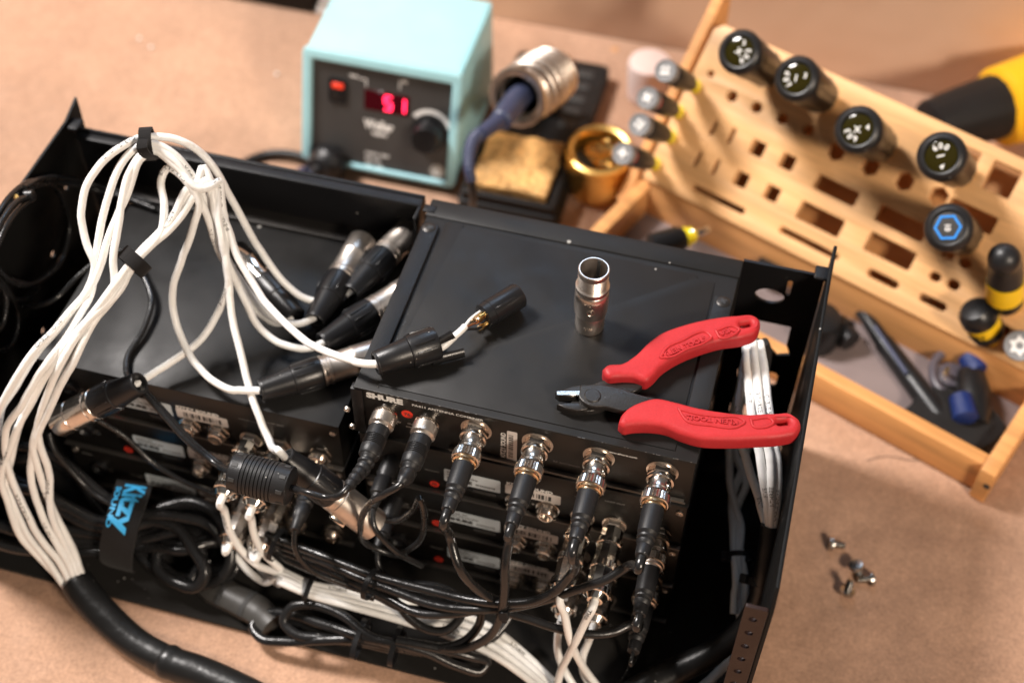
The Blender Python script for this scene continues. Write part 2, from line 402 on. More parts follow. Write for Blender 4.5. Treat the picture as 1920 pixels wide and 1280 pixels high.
receiver(0, -44.4, 'half-width unit directly beneath the flat black antenna combiner', G, sd=6)
receiver(0, -88.4, 'third unit down in the right stack, above the lowest one', G, sd=7)
receiver(0, -132.4, 'lowest half-width unit of the right stack, behind the silver plugs', G, sd=8)

# ---------------------------------------------------------------- antenna combiner (top right)
T = thing('antenna_combiner', 'flat black antenna combiner with four cables plugged in its back, topmost right', 'audio device', (99, 75, -43))
build('body', MB().box(0, 198, 0, 150, -42.6, -1.2, .8), 'panelblack', T)
lid = plate([[(0, -.9), (198.2, -.9), (198.2, 150), (0, 150)]], 1.4, Matrix.Translation((0, 0, -1.4)), .5, 2); build('lid', lid, 'lid', T)
c0 = plate([[(13.5, 4), (185, 4), (185, 133), (174, 133), (174, 136), (25, 136), (25, 138.5), (13.5, 138.5)]], .9, Matrix.Translation((0, 0, -.2)), .3, 1)
build('top_cover', c0, 'lid', T)
build('front_strip', MB().box(-1, 199, 140.5, 155.5, -43, 1.0, .8), 'lid', T)
build('notch', MB().box(-3.5, 4, 143, 149, .6, 1.6, .3), 'powder', T)
build('side_rail', plate([rrect(0, 11, 16, 134, 4)], 2.2, Matrix.Translation((0, 0, 0)), .6, 2), 'powder', T)
build('side_rail', plate([rrect(186.6, 198, 20, 122, 1)], 1.6, Matrix.Translation((0, 0, 0)), .4, 2), 'lid', T)
for x, y in ((5.2, 129), (192.6, 118)):
    s_ = build('screw', MB().lathe([(0, 4.2), (.3, 4.3), (.9, 3.4), (.95, .1)], Matrix.Translation((x, y, 1.9 if x < 9 else 1.5)), 20), 'darksteel', T)
    mb = MB(); Mr = Matrix.Translation((x, y, 0)) @ Matrix.Rotation(.5, 4, 'Z')
    z_ = 2.75 if x < 9 else 2.35
    mb.box(-2.2, 2.2, -.4, .4, z_, z_+.2, 0, 1, Mr); mb.box(-.4, .4, -2.2, 2.2, z_, z_+.21, 0, 1, Mr); build('cross_slot', mb, 'ink', s_)
build('bottom_lip', MB().box(56, 195, -2.6, -.1, -38.4, -37.4, .2), 'chassis', T)
build('bottom_seam', MB().box(56, 196, -1.4, -.1, -41.0, -40.3, .2), 'chassis', T)
build('corner_post', MB().box(-1.8, 5.2, -1.2, 4, -42.4, -1.6, .5), 'powder', T)
q = text_mb('SHURE', 6.2, REAR(7.4, -.15, -7.6), .38, 1.16, th=.1); build('lettering', q, 'whiteprint', T)
mb = MB()
for (tx, tz, s_, t_) in ((34.5, -6.6, 2.7, 'PA411 ANTENNA COMBINER'), (22, -28.0, 2.1, '4A'), (20.5, -25.8, 1.9, '12-15V'), (31, -25.2, 1.7, 'OUT'), (148, -9.0, 2.2, 'www.shure.com'), (8, -34, 1.8, '15 V DC')):
    q = text_mb(t_, s_, REAR(tx, -.15, tz), .03, 1.2); mb.add(q.v, q.f)
mb.box(30, 34, -.2, -.1, -28.2, -27.7)
build('lettering', mb, 'whiteprint', T)
q = text_mb('RF ANTENNA INPUTS', 2.2, REAR(118, -.15, -30), .02, 1.2); build('lettering', q, 'greyprint', T)
red_mark(31.3, -15.8, T, 3.1)
# upright barcode label
st = build('barcode_label', plate([rrect(90.6, 96.6, -37.5, -10, .8)], .2, REAR(0, -.05, 0)), 'stickerwhite', T)
mb = MB(); rnd = random.Random(2); zq = -35
while zq < -13:
    ww = rnd.choice((.35, .55, .9, 1.2)); mb.box(91.6, 94.4, -.32, -.26, zq, zq+ww); zq += ww+rnd.choice((.4, .6, .8))
build('barcode', mb, 'ink', st)
build('lettering', text_mb('KITZY SOUND', 4.1, REAR(89.8, -.15, -37) @ Matrix.Rotation(math.pi/2, 4, 'Z'), .06, .9), 'whiteprint', T)
for x in (72.5, 108.5, 144, 180.3):
    build('contact_plate', plate([circ(x, -15.6, 9.2, 24)], .3, REAR(0, -.05, 0)), 'satin', T)
    q = jack_nut('antenna_jack', x, -15.6, T, 'nickel', y=-.3, hexr=8.0, L=9)
for x in (19, 43.8):
    build('dc_socket', MB().lathe([(0, 6.6), (1.5, 6.6), (2, 5.6), (5, 5.6)], frame((x, -.1, -17), (0, -1, 0)), 26), 'nickel', T)
for x, z in ((-5, -22), (-3, -38)): build('rivet', MB().lathe([(0, 2), (1.5, 1.8), (1.7, .8), (1, .5)], frame((x, -1.2, z), (0, -1, 0)), 14), 'satin', T)

# paint chipped off the front edges by years of use
rnd = random.Random(5)
for nm, a, b, n, mtn in (('edge_wear', 9, 76, 34, 'chassis'), ('edge_wear', 120, 196, 14, 'chassis')):
    mb = MB()
    for k in range(n):
        x = rnd.uniform(a, b); w_ = rnd.choice((.3, .5, .9, 1.8)); mb.box(x, x+w_, -.98, -.80+rnd.uniform(0, .3), -.35, .02+rnd.uniform(-.1, .05), .05, 1)
    tag(build(nm, mb, mtn, T), kind='stuff')
mb = MB()
for k in range(16):
    y = rnd.uniform(2, 60); mb.box(13.2+rnd.uniform(0, .5), 13.9, y, y+rnd.choice((.4, .9, 1.6)), .60, .76, .04, 1)
tag(build('edge_wear', mb, 'chassis', T), kind='stuff')
# ================================================================ plugs and cables
def V3(p):
    if isinstance(p, Vector): return p
    if p[0] == 'y': return Py(p[1], p[2], p[3])
    if p[0] == 'x': return Pl(p[1], p[2], Vector((p[3], 0, 0)), Vector((1, 0, 0)))
    return Pz(*p)
def path_of(pts, step=2.5): return spline([V3(p) for p in pts], step)
def cable_text(name, path, start, txt, size, r, parent, up=Vector((-.15, -.5, .85)), flip=False):
    mb = text_mb(txt, size, None, .02, 1.0, th=.02); d = [0]
    for a, b in zip(path, path[1:]): d.append(d[-1]+(b-a).length)
    out = MB(); h = size*.36
    L = max(v.x for v in mb.v)
    if start+L > d[-1]: return
    import bisect
    for v in mb.v:
        x = start + (L-v.x if flip else v.x); y = (v.y-h)*(-1 if flip else 1)
        i = min(max(bisect.bisect(d, x)-1, 0), len(path)-2); t = (x-d[i])/max(d[i+1]-d[i], 1e-6)
        p = path[i].lerp(path[i+1], t)
        def tg(k): return (path[min(k+1, len(path)-1)]-path[max(k-1, 0)]).normalized()
        tn = tg(i).lerp(tg(i+1), t).normalized(); n = (up-tn*up.dot(tn)).normalized(); b = n.cross(tn)
        b = -b if False else b
        a = y/r; out.v.append(p + (n*math.cos(a) + b*math.sin(a))*-1*(-1)*(r*1.025))
    out.f = mb.f
    build(name, out, 'ink', parent)
def xlr(T, a, d, L=74, female=False, mt='satin', fn=0, only='all'):
    a = V3(a); Mx = frame(a, d, (0, 0, 1)); q = L/74
    prof = [(5, 4.2), (.4, 4.9), (0, 6.2), (.6, 6.7), (2, 6.8), (14*q, 8.1), (20*q, 8.7), (20.4*q, 9.3), (21.5*q, 9.5), (36*q, 9.9), (38*q, 9.6), (38.4*q, 8)]
    bt = build('boot', MB().lathe(prof, Mx, 32), 'blackplastic', T)
    mb = MB()
    for k in range(12):
        if k % 3 == 2: continue
        R_ = Mx @ Matrix.Rotation(2*math.pi*k/12, 4, 'Z'); mb.box(9.2, 10.25, -.55, .55, 22*q, 35*q, .25, 1, R_)
    build('grip_rib', mb, 'blackplastic', bt)
    build('rim', MB().lathe([(-.2, 5.0), (-.25, 6.5), (.5, 6.95), (1.0, 6.9), (.6, 5.2)], Mx, 32, cap0=False, cap1=False), 'blackrubber', bt)
    if female: p2 = [(38*q, 9.2), (38.6*q, 9.9), (41*q, 10), (41.4*q, 9.6), (42.5*q, 9.6), (43*q, 10), (59*q, 10), (59.3*q, 9.7), (59.9*q, 9.7), (60.2*q, 10), (L-.6, 10), (L, 9.4), (L-.2, 8.6), (L-1, 8.5)]
    else: p2 = [(38*q, 9.0), (38.6*q, 9.6), (40*q, 9.6), (40.4*q, 9.1), (42*q, 9.1), (42.4*q, 9.6), (44*q, 9.6), (44.4*q, 9.2), (58*q, 9.1), (58.6*q, 9.5), (60*q, 9.4), (L-.6, 9.3), (L, 8.9), (L, 8.2), (58*q, 8.1)]
    sh = build('shell', MB().lathe(p2, Mx, 36, cap0=False), mt, T)
    if female:
        build('pin_face', MB().lathe([(L-2, 8.5), (L-1.9, .1)], Mx, 24), 'blackplastic', sh)
        build('latch', MB().box(9.3, 12.2, -2.6, 2.6, 46*q, 57*q, .8, 2, Mx @ Matrix.Rotation(2.2, 4, 'Z')), 'silver', sh)
    else:
        for k in range(3):
            t = 2*math.pi*k/3; build('pin', MB().lathe([(59*q, 1.2), (L-2, 1.2), (L-1, .6)], Mx @ Matrix.Translation((4*math.cos(t), 4*math.sin(t), 0)), 10), 'silver', sh)
    return bt
WC = 'white audio cables of the fanned-out bundle'
def white(label, pts, r=2.3, end=None, txt=None, ts=(60,), group=WC, T=None):
    p = path_of(pts); T = T or thing('white_cable', label, 'cable', p[0], group)
    # slight hand-bent irregularity so that long runs are not perfectly smooth
    for i, v in enumerate(p[6:-6]): v += noise.noise_vector(v*.035)*1.3 + noise.noise_vector(v*.11)*.35
    build('cord', MB().tube(p, r, 12), 'whitecable', T)
    if txt:
        for k, s_ in enumerate(ts): cable_text('printed_marking', p, s_, txt, 3.4, r, T, flip=(k % 2 == 1))
    return T, p
v1 = Pz(275, 268, 72)
SH = (150, 1096)          # mouth of the heat-shrink sleeve
def st(dx, dy, z=-160): return (SH[0]+dx, SH[1]+dy, z)
# --- cable 1: outermost left arc, over the top, long sweep right to the upper XLR plug
t, p = white('white cable on the outermost left arc, ending at the uppermost rear XLR plug',
 [st(-14, 22, -168), (95, 1062, -150), (45, 985, -125), (8, 900, -95), (-12, 820, -60), (8, 745, -25), (60, 665, 0), (120, 600, 12), (163, 545, 20), (178, 500, 30), (160, 450, 42), (153, 395, 55), (165, 345, 66), (200, 297, 76), (240, 268, 80), (276, 257, 78), (330, 262, 74), (378, 288, 62), (415, 335, 46), (436, 375, 32), (460, 425, 15), (495, 480, -4), (530, 525, -18), (565, 556, -27), (600, 568, -31), (632, 560, -33), (660, 545, -34)], txt='CABLE 1-ONE', ts=(205, 330, 560))
xlr(t, (657, 550, -33), Pz(735, 466, -33)-Pz(657, 550, -33), mt='satin')
t, p = white('white cable second from left under the top hook-and-loop tie, to the middle plug',
 [st(-6, 14, -165), (110, 1055, -145), (62, 985, -120), (25, 900, -92), (10, 820, -60), (42, 755, -28), (88, 680, -5), (140, 610, 8), (170, 552, 18), (180, 480, 34), (190, 420, 48), (214, 345, 64), (238, 295, 74), (272, 268, 78), (310, 278, 74), (350, 315, 62), (380, 365, 46), (405, 425, 26), (430, 490, 6), (468, 548, -12), (505, 592, -24), (535, 606, -30), (565, 606, -33), (590, 595, -34)], txt='CABLE 6-SIX', ts=(60, 360, 505))
xlr(t, (590, 602, -33), Pz(642, 516, -33)-Pz(590, 602, -33), mt='satin')
t, p = white('white cable third from left under the top tie, looping to the lower rear plug',
 [st(0, 6, -162), (118, 1040, -140), (82, 970, -116), (60, 890, -88), (70, 820, -60), (102, 745, -28), (150, 655, 0), (186, 590, 12), (212, 540, 22), (212, 490, 34), (222, 420, 48), (236, 350, 62), (258, 300, 72), (280, 275, 76), (320, 296, 70), (356, 340, 58), (385, 400, 40), (412, 470, 16), (440, 520, 0), (462, 570, -12), (485, 615, -24), (520, 642, -30), (555, 653, -33), (585, 652, -34), (610, 640, -34)], txt='7-SEVEN', ts=(40, 380, 620))
xlr(t, (605, 643, -34), Pz(735, 562, -34)-Pz(605, 643, -34), mt='satin')
t, p = white('white cable feeding the opened connector on the antenna combiner',
 [st(4, 0, -160), (126, 1030, -138), (98, 960, -112), (92, 880, -84), (70, 800, -52), (90, 735, -25), (125, 660, 0), (168, 600, 12), (205, 545, 24), (246, 492, 32), (290, 445, 38), (330, 395, 46), (362, 352, 54), (384, 336, 56), (400, 372, 46), (425, 425, 32), (452, 492, 16), (490, 555, 4), (535, 608, 2), (590, 648, 6), (645, 673, 10), (690, 682, 12), (712, 682, 12)], txt='8-EIGHT', ts=(70, 330, 520))
OPEN = t
t, p = white('white cable hanging in a wide loop to the large plug left of the combiner',
 [st(8, -6, -160), (132, 1018, -136), (100, 950, -112), (74, 880, -84), (64, 825, -62), (78, 780, -46), (108, 715, -22), (150, 640, 0), (190, 585, 12), (226, 535, 22), (256, 490, 32), (300, 438, 40), (308, 385, 50), (303, 335, 58), (312, 316, 62), (345, 335, 60), (372, 380, 48), (362, 425, 36), (342, 480, 20), (326, 535, 4), (326, 590, -12), (345, 645, -24), (385, 700, -30), (430, 728, -33), (488, 732, -34)], txt='CABLE 5-FIVE', ts=(50, 300, 500))
xlr(t, (488, 732, -34), Pz(672, 674, -34)-Pz(488, 732, -34), L=74, mt='satin')
t, p = white('white cable crossing down to the silver socket plug hanging over the left edge',
 [st(-10, 26, -168), (85, 1050, -152), (40, 990, -130), (14, 930, -106), (22, 860, -80), (44, 780, -46), (82, 700, -14), (130, 640, 4), (180, 588, 14), (222, 545, 22), (250, 495, 30), (285, 460, 36), (335, 410, 44), (368, 352, 54), (382, 312, 60), (392, 330, 56), (404, 400, 40), (424, 470, 22), (428, 530, 6), (405, 590, -14), (375, 635, -24), (330, 672, -30), (290, 698, -32), (252, 722, -32)], txt='3-THREE', ts=(90, 420, 660))
a_ = Pz(258, 722, -28); b_ = Pz(95, 800, -72)
xlr(t, (262, 718, -27), b_-a_, L=70, female=True, mt='nickel')
t, p = white('white cable dropping in front of the units to the plug beside the ferrite bead',
 [st(-4, 30, -168), (70, 1030, -148), (32, 960, -120), (-6, 870, -90), (-2, 790, -58), (28, 725, -28), (78, 650, -2), (135, 585, 12), (180, 520, 26), (205, 440, 44), (248, 345, 62), (264, 300, 72), (284, 284, 74), (335, 318, 64), (372, 352, 56), (392, 350, 54), (412, 338, 52), (418, 380, 42), (424, 450, 26), (428, 520, 8), (432, 580, -6), (446, 645, -20), (462, 705, -32), (480, 768, -42), (500, 815, -52), ('y', 522, 848, -42), ('y', 545, 866, -30)], txt='CABLE 2-TWO', ts=(80, 390, 640))
a_ = Py(535, 858, -36); b_ = Py(672, 962, -36)
xlr(t, a_, b_-a_, L=72, female=True, mt='satin')
t, p = white('white cable nearest the lower left corner, ending at the leftmost plug on the unit',
 [st(2, 12, -164), (104, 1075, -156), (55, 1022, -138), (22, 965, -116), (4, 900, -92), (22, 835, -66), (52, 765, -40), (96, 690, -10), (150, 622, 8), (196, 570, 18), (236, 520, 26), (262, 475, 32), (312, 425, 42), (372, 340, 56), (398, 345, 52), (410, 420, 36), (428, 490, 16), (450, 540, -6), (486, 588, -24), (522, 606, -32), (548, 598, -34)], txt='4-FOUR', ts=(110, 300, 460))
xlr(t, (554, 594, -34), Pz(474, 508, -34)-Pz(554, 594, -34), L=70, mt='silver')

# heat-shrink trunk
T = thing('cable_sleeve', 'thick black heat-shrink sleeve gathering the white cables, bottom left', 'cable sleeve', Pz(320, 1240, -184))
pth = path_of([(143, 1090, -161), (165, 1120, -164), (200, 1158, -168), (255, 1205, -172), (318, 1240, -173)], 2)
N = len(pth); rr = [10.6-1.2*i/N for i in range(N)]; rr[0] = 10.2
build('sleeve', MB().tube(pth, rr, 26, rf=lambda i, j: 1+.02*math.sin(i*1.3+j*.1), cap=False, flat=.92), 'shrink', T)
pth = path_of([(306, 1234, -173), (322, 1242, -173), (370, 1258, -173), (430, 1284, -173), (520, 1330, -173), (640, 1400, -173)], 2)
rr = [9.6, 10.7, 11.1, 10.9]+[10.4]*(len(pth)-4)
build('jacket', MB().tube(pth, rr, 26, cap=True, flat=.95), 'shrink', T)

# hook-and-loop ties
def tie_ring(label, c, axis, rx, ry, wd, tail=None, th=1.4, cat='cable tie'):
    c = V3(c); Mx = frame(c, axis, (0, 0, 1)); T = thing('velcro_tie', label, cat, c, 'hook-and-loop ties on the white bundle')
    
    mb = MB(); n = 40; pa = []
    for i in range(n+1):
        a = 2*math.pi*i/n; pa.append(Mx @ Vector((rx*math.cos(a), ry*math.sin(a), 0)))
    mb.ribbon(pa, Vector(axis).normalized(), wd, th); build('band', mb, 'velcro', T)
    if tail: build('tail', MB().ribbon(path_of(tail, 2), Vector(axis).normalized(), wd*.85, th), 'velcro', T)
    return T
ax = Pz(340, 282, 72)-Pz(225, 290, 72)
tie_ring('black fabric tie wrapped round the top of the white cable arch', (277, 270, 75), ax, 9.5, 8.5, 7, tail=[(268, 262, 85), (266, 278, 84), (274, 290, 78), (289, 297, 70)])
ax = Pz(285, 455, 36)-Pz(215, 525, 26)
tie_ring('black fabric tie pinching the white cables halfway down the bundle', (252, 491, 30), ax, 8.2, 9.5, 8.5)

# ---------------------------------------------------------------- opened connector on top of the combiner
T = OPEN
a_ = Pz(704, 681, 11); d_ = Pz(850, 632, 11)-a_; Mx = frame(a_, d_, (0, 0, 1))
bt = build('boot', MB().lathe([(6, 4.2), (.5, 5), (0, 6.4), (.8, 7), (14, 8.2), (20, 8.8), (20.5, 9.6), (22, 9.9), (36, 10.2), (37.4, 9.8), (37.2, 8.6), (30, 8.2)], Mx, 34), 'blackplastic', T)
mb = MB()
for k in range(12):
    if k % 3 != 2: mb.box(9.5, 10.6, -.55, .55, 23, 35, .25, 1, Mx @ Matrix.Rotation(.4+2*math.pi*k/12, 4, 'Z'))
build('grip_rib', mb, 'blackplastic', bt)
build('rim', MB().lathe([(-.2, 5.0), (-.25, 6.6), (.6, 7.2), (1.2, 7.1), (.6, 5.2)], Mx, 32, cap0=False, cap1=False), 'blackrubber', bt)
for px0, px1, nm in (((800, 650, 11), (848, 622, 17), 0), ((808, 672, 6), (868, 657, 6), 1)):   # split collet prongs
    pa, pb = Pz(*px0), Pz(*px1); Mf = frame(pa, pb-pa, (0, 0, 1)); L = (pb-pa).length; k0 = len
    outer = [(4.0*math.cos(a), 4.0*math.sin(a)) for a in [math.radians(x) for x in range(20, 171, 15)]]
    inner = [(2.9*math.cos(a), 2.9*math.sin(a)) for a in [math.radians(x) for x in range(170, 19, -15)]]
    build('collet_prong', plate([outer+inner], L, Mf), 'blackplastic', T)
wp = path_of([(806, 662, 11), (832, 648, 12), (850, 632, 14), (862, 622, 15), (872, 612, 15)], 1.5)
build('cut_cable_end', MB().tube(wp, [2.3]*(len(wp)-6)+[2.0]*6, 12), 'whitecable', T)
build('white_conductor', MB().tube(path_of([(868, 616, 15), (880, 600, 15), (892, 590, 13), (903, 582, 12)], 1.2), .85, 8), 'whitecable', T)
build('bare_wire', MB().tube(path_of([(868, 617, 15), (885, 608, 14), (898, 604, 12), (908, 596, 10)], 1.2), .6, 8), 'copper', T)
build('dark_conductor', MB().tube(path_of([(867, 618, 15), (882, 617, 12), (896, 616, 10), (905, 612, 8)], 1.2), .75, 8), 'blackrubber', T)
a_ = Pz(906, 594, 10); d_ = Pz(968, 556, 10)-a_; Mx = frame(a_, d_, (0, 0, 1))
ins = build('insert', MB().lathe([(0, 7.2), (.3, 7.6), (5, 7.6), (5.3, 7.9), (26, 7.9), (27, 7.4), (27, 6.6), (24, 6.4)], Mx, 30), 'blackplastic', T)
build('rib', MB().box(7.4, 8.5, -.8, .8, 6, 20, .2, 1, Mx @ Matrix.Rotation(.6, 4, 'Z')), 'blackplastic', ins)
for k, aa in enumerate((.4, 2.2, 4.2)):
    R_ = Mx @ Matrix.Translation((4.4*math.cos(aa), 4.4*math.sin(aa), 0))
    build('solder_cup', MB().lathe([(-6.5, 1.2), (-6.3, 1.7), (-4, 1.9), (-3.6, 1.5), (0, 1.4)], R_, 14), 'gold', ins)
    build('solder_blob', MB().lathe([(-7.5, .3), (-7, 1.1), (-5.6, 1.6), (-4.2, .9)], R_ @ Matrix.Translation((.6, .2, 0)), 12, rf=lambda i, j: 1+.12*math.sin(i*2+j)), 'solder', ins)

# ---------------------------------------------------------------- loose metal barrel standing on the combiner
bx = Pz(1105, 610, 1.2); T = thing('connector_shell', 'hollow nickel connector shell standing upright on the flat black combiner', 'connector shell', bx)
Mx = Matrix.Translation((bx.x, bx.y, .75))
prof = [(0, 7.6), (.4, 8.3), (2, 8.6), (13, 8.7), (13.6, 8.4), (14.2, 9.4), (17, 9.75), (27, 9.9), (32, 9.7), (32.6, 9.2), (33.6, 9.2), (34.2, 9.8), (36.4, 9.8), (37, 9.2), (37.6, 8.7)]
z = 38
while z < 45.5: prof += [(z, 8.75), (z+.35, 8.45), (z+.7, 8.75)]; z += .9
prof += [(46, 8.8), (49.5, 8.9), (50, 8.5), (50, 7.9), (49, 7.7), (30, 7.6), (4, 7.4)]
sh = build('shell', MB().lathe(prof, Mx, 44), 'satin', T)
build('slot', MB().box(-1, 1, 7.2, 7.75, 30, 49, .1, 1, Mx @ Matrix.Rotation(-.2, 4, 'Z')), 'ink', sh)
def wrap(txt, size, z0, r, a0, mtn, par, bold=.1):
    q = text_mb(txt, size, None, bold, 1, th=.35, align='CENTER')
    for v in q.v: a = a0+v.x/r; v.x, v.y, v.z = (r+v.z)*math.sin(a), -(r+v.z)*math.cos(a), v.y+z0
    q.v = [Mx @ v for v in q.v]; build('embossed_lettering', q, mtn, par)
wrap('NEUTRIK', 2.5, 27.5, 9.9, .25, 'satin', sh); wrap('R', 3.0, 21.5, 9.82, .2, 'satin', sh, .12); wrap('2105', 2.6, 5.4, 8.7, .1, 'satin', sh, .12)
build('ring_mark', MB().tube([Mx @ Vector((10.0*math.sin(.2+2.3*math.cos(a)/9.9), -10.0*math.cos(.2+2.3*math.cos(a)/9.9), 22.6+2.3*math.sin(a))) for a in [i*2*math.pi/20 for i in range(21)]], .25, 6), 'satin', sh)

# ---------------------------------------------------------------- side cutters
zc = 9.0
T = thing('side_cutters', 'red-handled diagonal cutters lying open on the black combiner', 'pliers', Pz(1180, 740, .7))
def outline(pts, z): return [tuple(Pz(x, y, z).xy) for x, y in pts]
def smooth2(pts, z, step=1.6):
    pp = [Pz(x, y, z) for x, y in pts]; q = spline(pp+[pp[0]], step); return [tuple(v.xy) for v in q[:-1]]
h1 = [(1130, 697), (1138, 690), (1165, 687), (1190, 672), (1215, 648), (1240, 630), (1280, 615), (1330, 603), (1380, 597), (1412, 597), (1422, 604), (1424, 616), (1416, 630), (1398, 637), (1350, 645), (1310, 657), (1272, 673), (1240, 694), (1222, 713), (1212, 719), (1190, 713), (1160, 712), (1140, 713), (1132, 706)]
h2 = [(1160, 797), (1164, 785), (1178, 770), (1200, 759), (1230, 752), (1262, 758), (1300, 768), (1350, 777), (1400, 782), (1450, 780), (1485, 783), (1497, 792), (1500, 804), (1492, 818), (1470, 824), (1420, 828), (1360, 830), (1310, 827), (1276, 817), (1250, 806), (1215, 801), (1185, 802), (1168, 804)]
for hh, hole, cc in ((h1, (1398, 608), ((1250, 668), (1320, 637))), (h2, (1468, 791), ((1290, 780), (1380, 798)))):
    o_ = smooth2(hh, zc); hc = Pz(hole[0], hole[1], zc+3)
    ang = math.atan2(*(Pz(hole[0]+10, hole[1]-(1 if hh is h2 else 2), zc)-Pz(hole[0], hole[1], zc)).yx)
    ho = [(hc.x+x*math.cos(ang)-y*math.sin(ang), hc.y+x*math.sin(ang)+y*math.cos(ang)) for x, y in rrect(-3.6, 3.6, -1.8, 1.8, 1.6)]
    h_ = build('handle', plate([o_, ho], 11.5, Matrix.Translation((0, 0, 1.6)), 3.4, 5, off=-3.2), 'redgrip', T, sharp=60)
    # raised rims round the two sunken panels, and the moulded lettering
    def rim(pts, w=.8):
        pa = [Pz(x, y, 13.2) for x, y in pts]; pa.append(pa[0]); build('moulded_rim', MB().tube(spline(pa, 1.2), w, 8), 'redgrip', h_)
    if hh is h1:
        rim([(1238, 671), (1250, 652), (1275, 640), (1326, 624), (1334, 632), (1322, 642), (1285, 656), (1262, 668)])
        rim([(1342, 620), (1376, 612), (1386, 618), (1380, 625), (1350, 633)])
        t0, t1 = Pz(1247, 669, 13.4), Pz(1326, 637, 13.4); u0 = Pz(1350, 629, 13.4); u1 = Pz(1376, 621, 13.4)
    else:
        rim([(1272, 766), (1300, 774), (1350, 781), (1386, 783), (1396, 790), (1384, 799), (1330, 797), (1288, 789)])
        rim([(1408, 786), (1446, 786), (1450, 792), (1440, 799), (1412, 799)])
        t0, t1 = Pz(1384, 788, 13.4), Pz(1284, 777, 13.4); u0 = Pz(1448, 790, 13.4); u1 = Pz(1412, 789, 13.4)
    def emb(txt, a, b):
        d = b-a; q = text_mb(txt, 4.6, None, .10, 1, th=.9); L = max(v.x for v in q.v); s_ = d.length/L
        for v in q.v: v.x *= s_
        Mx = frame(a, (0, 0, 1), d); q.v = [Mx @ v for v in q.v]; build('moulded_lettering', q, 'redgrip', h_)
    emb('KLEIN TOOLS', t0, t1); emb('USA', u0, u1) if hh is h1 else None
tang1 = [(1066, 768), (1078, 745), (1105, 728), (1135, 716), (1160, 706), (1212, 712), (1192, 738), (1165, 742), (1130, 770), (1095, 776)]
tang2 = [(1088, 728), (1120, 726), (1160, 733), (1200, 746), (1235, 756), (1200, 770), (1172, 776), (1135, 768), (1105, 766), (1086, 752)]
build('lower_tang', plate([smooth2(tang1, 4)], 4.2, Matrix.Translation((0, 0, 2.6)), .7, 2), 'darksteel', T)
build('upper_tang', plate([smooth2(tang2, 8)], 4.2, Matrix.Translation((0, 0, 6.9)), .8, 2), 'darksteel', T)
def jaw(pts, mtn, z, th, nm='jaw'):
    return build(nm, plate([[tuple(Pz(x, y, z).xy) for x, y in pts]], th, Matrix.Translation((0, 0, z-th/2)), .8, 2), mtn, T)
j = jaw([(1041, 741), (1070, 731), (1096, 726), (1122, 730), (1120, 748), (1098, 752), (1084, 743), (1076, 750), (1048, 747)], 'darksteel', 7, 6.5)
build('cutting_edge', MB().box(0, 37*.33*2.9/2.6, -1.6, 1.6, 10.1, 10.8, .3, 1, frame(Pz(1043, 744, 7)-Vector((0, 0, 7)), (0, 0, 1), Pz(1084, 744, 7)-Pz(1043, 744, 7))), 'steel', j)
j = jaw([(1044, 763), (1060, 760), (1082, 760), (1098, 752), (1108, 765), (1100, 773), (1082, 775), (1060, 771)], 'darksteel', 5, 6)
pv = Pz(1111, 742, 11); build('pivot', MB().lathe([(10, 4.7), (11.4, 4.7), (11.9, 4.1), (11.95, .2)], Matrix.Translation((pv.x, pv.y, 0)), 28), 'darksteel', T)

# ---------------------------------------------------------------- coax plugs with cords
def bnc(T, x, z, y=-2, cord=None, r=2.7, bootmat='blackrubber', d=None, dull='nickel'):
    Mx = frame((x, y, z), d or (0, -1, 0), (1, 0, 0)) @ Matrix.Diagonal((1.08, 1.08, .80, 1))
    pl = build('plug', MB().lathe([(3, 5.2), (3.3, 6.0), (5, 6.1), (6, 5.7), (12, 5.7), (12.6, 6.3), (14.5, 6.4), (15, 6.0), (17, 6.0), (17.5, 5.4), (21, 5.4)], Mx, 32, cap0=False), dull, T)
    build('front_ring', MB().lathe([(4.6, 6.2), (5, 7.2), (7, 7.3), (7.4, 6.2)], Mx, 32, cap0=False, cap1=False), dull, pl)
    for k in (0, math.pi):
        build('bayonet_boss', MB().lathe([(5.2, 2.3), (6.6, 2.2), (6.9, 1.4)], Mx @ Matrix.Rotation(k+.5, 4, 'Z') @ Matrix.Translation((0, 0, 12.5)) @ Matrix.Rotation(math.pi/2, 4, 'Y'), 14), 'silver', pl)
    build('knurled_ring', MB().lathe([(18.6, 6.6), (19, 7.3), (25.5, 7.6), (26, 7.2), (26.1, 6.6)], Mx, 60, rf=knurl(60, .03, (1, 2)), cap0=False, cap1=False), dull, pl)
    build('crimp_collar', MB().lathe([(24, 6.7), (28.2, 6.6), (28.8, 5.8), (30, 5.7)], Mx, 30, cap0=False, cap1=False), 'palegold' if dull == 'nickel' else 'satin', pl)
    bt = build('boot', MB().lathe([(28, 5.2), (28.3, 5.6), (30, 5.7), (46, 5.4), (50, 5.2), (52, 3.8), (53, 4.9), (54.5, 4.7), (55.5, 3.7), (57, 4.6), (58.5, 4.3), (60, 3.5), (61.5, 3.9), (68, 3.5), (68.6, 3.0)], Mx, 26), bootmat, T)
    p0 = Mx @ Vector((0, 0, 66)); p1 = Mx @ Vector((0, 0, 74))
    p = spline([p0, p1]+[V3(q) for q in cord], 2.5)
    build('cord', MB().tube(p, r, 12), 'cord', T); return p
GC = 'coaxial cables plugged into the antenna combiner'
def coax(label, x, cord, z=-15.6, group=GC, **k):
    T = thing('coaxial_cable', label, 'cable', (x, -30, z), group); bnc(T, x, z, cord=cord, **k); return T
coax('coaxial cable on the leftmost silver jack, right of the two threaded power plugs', 72.5, [(845, 1010, -48), (860, 1060, -60), (888, 1098, -78), (920, 1120, -92), (950, 1132, -100)])
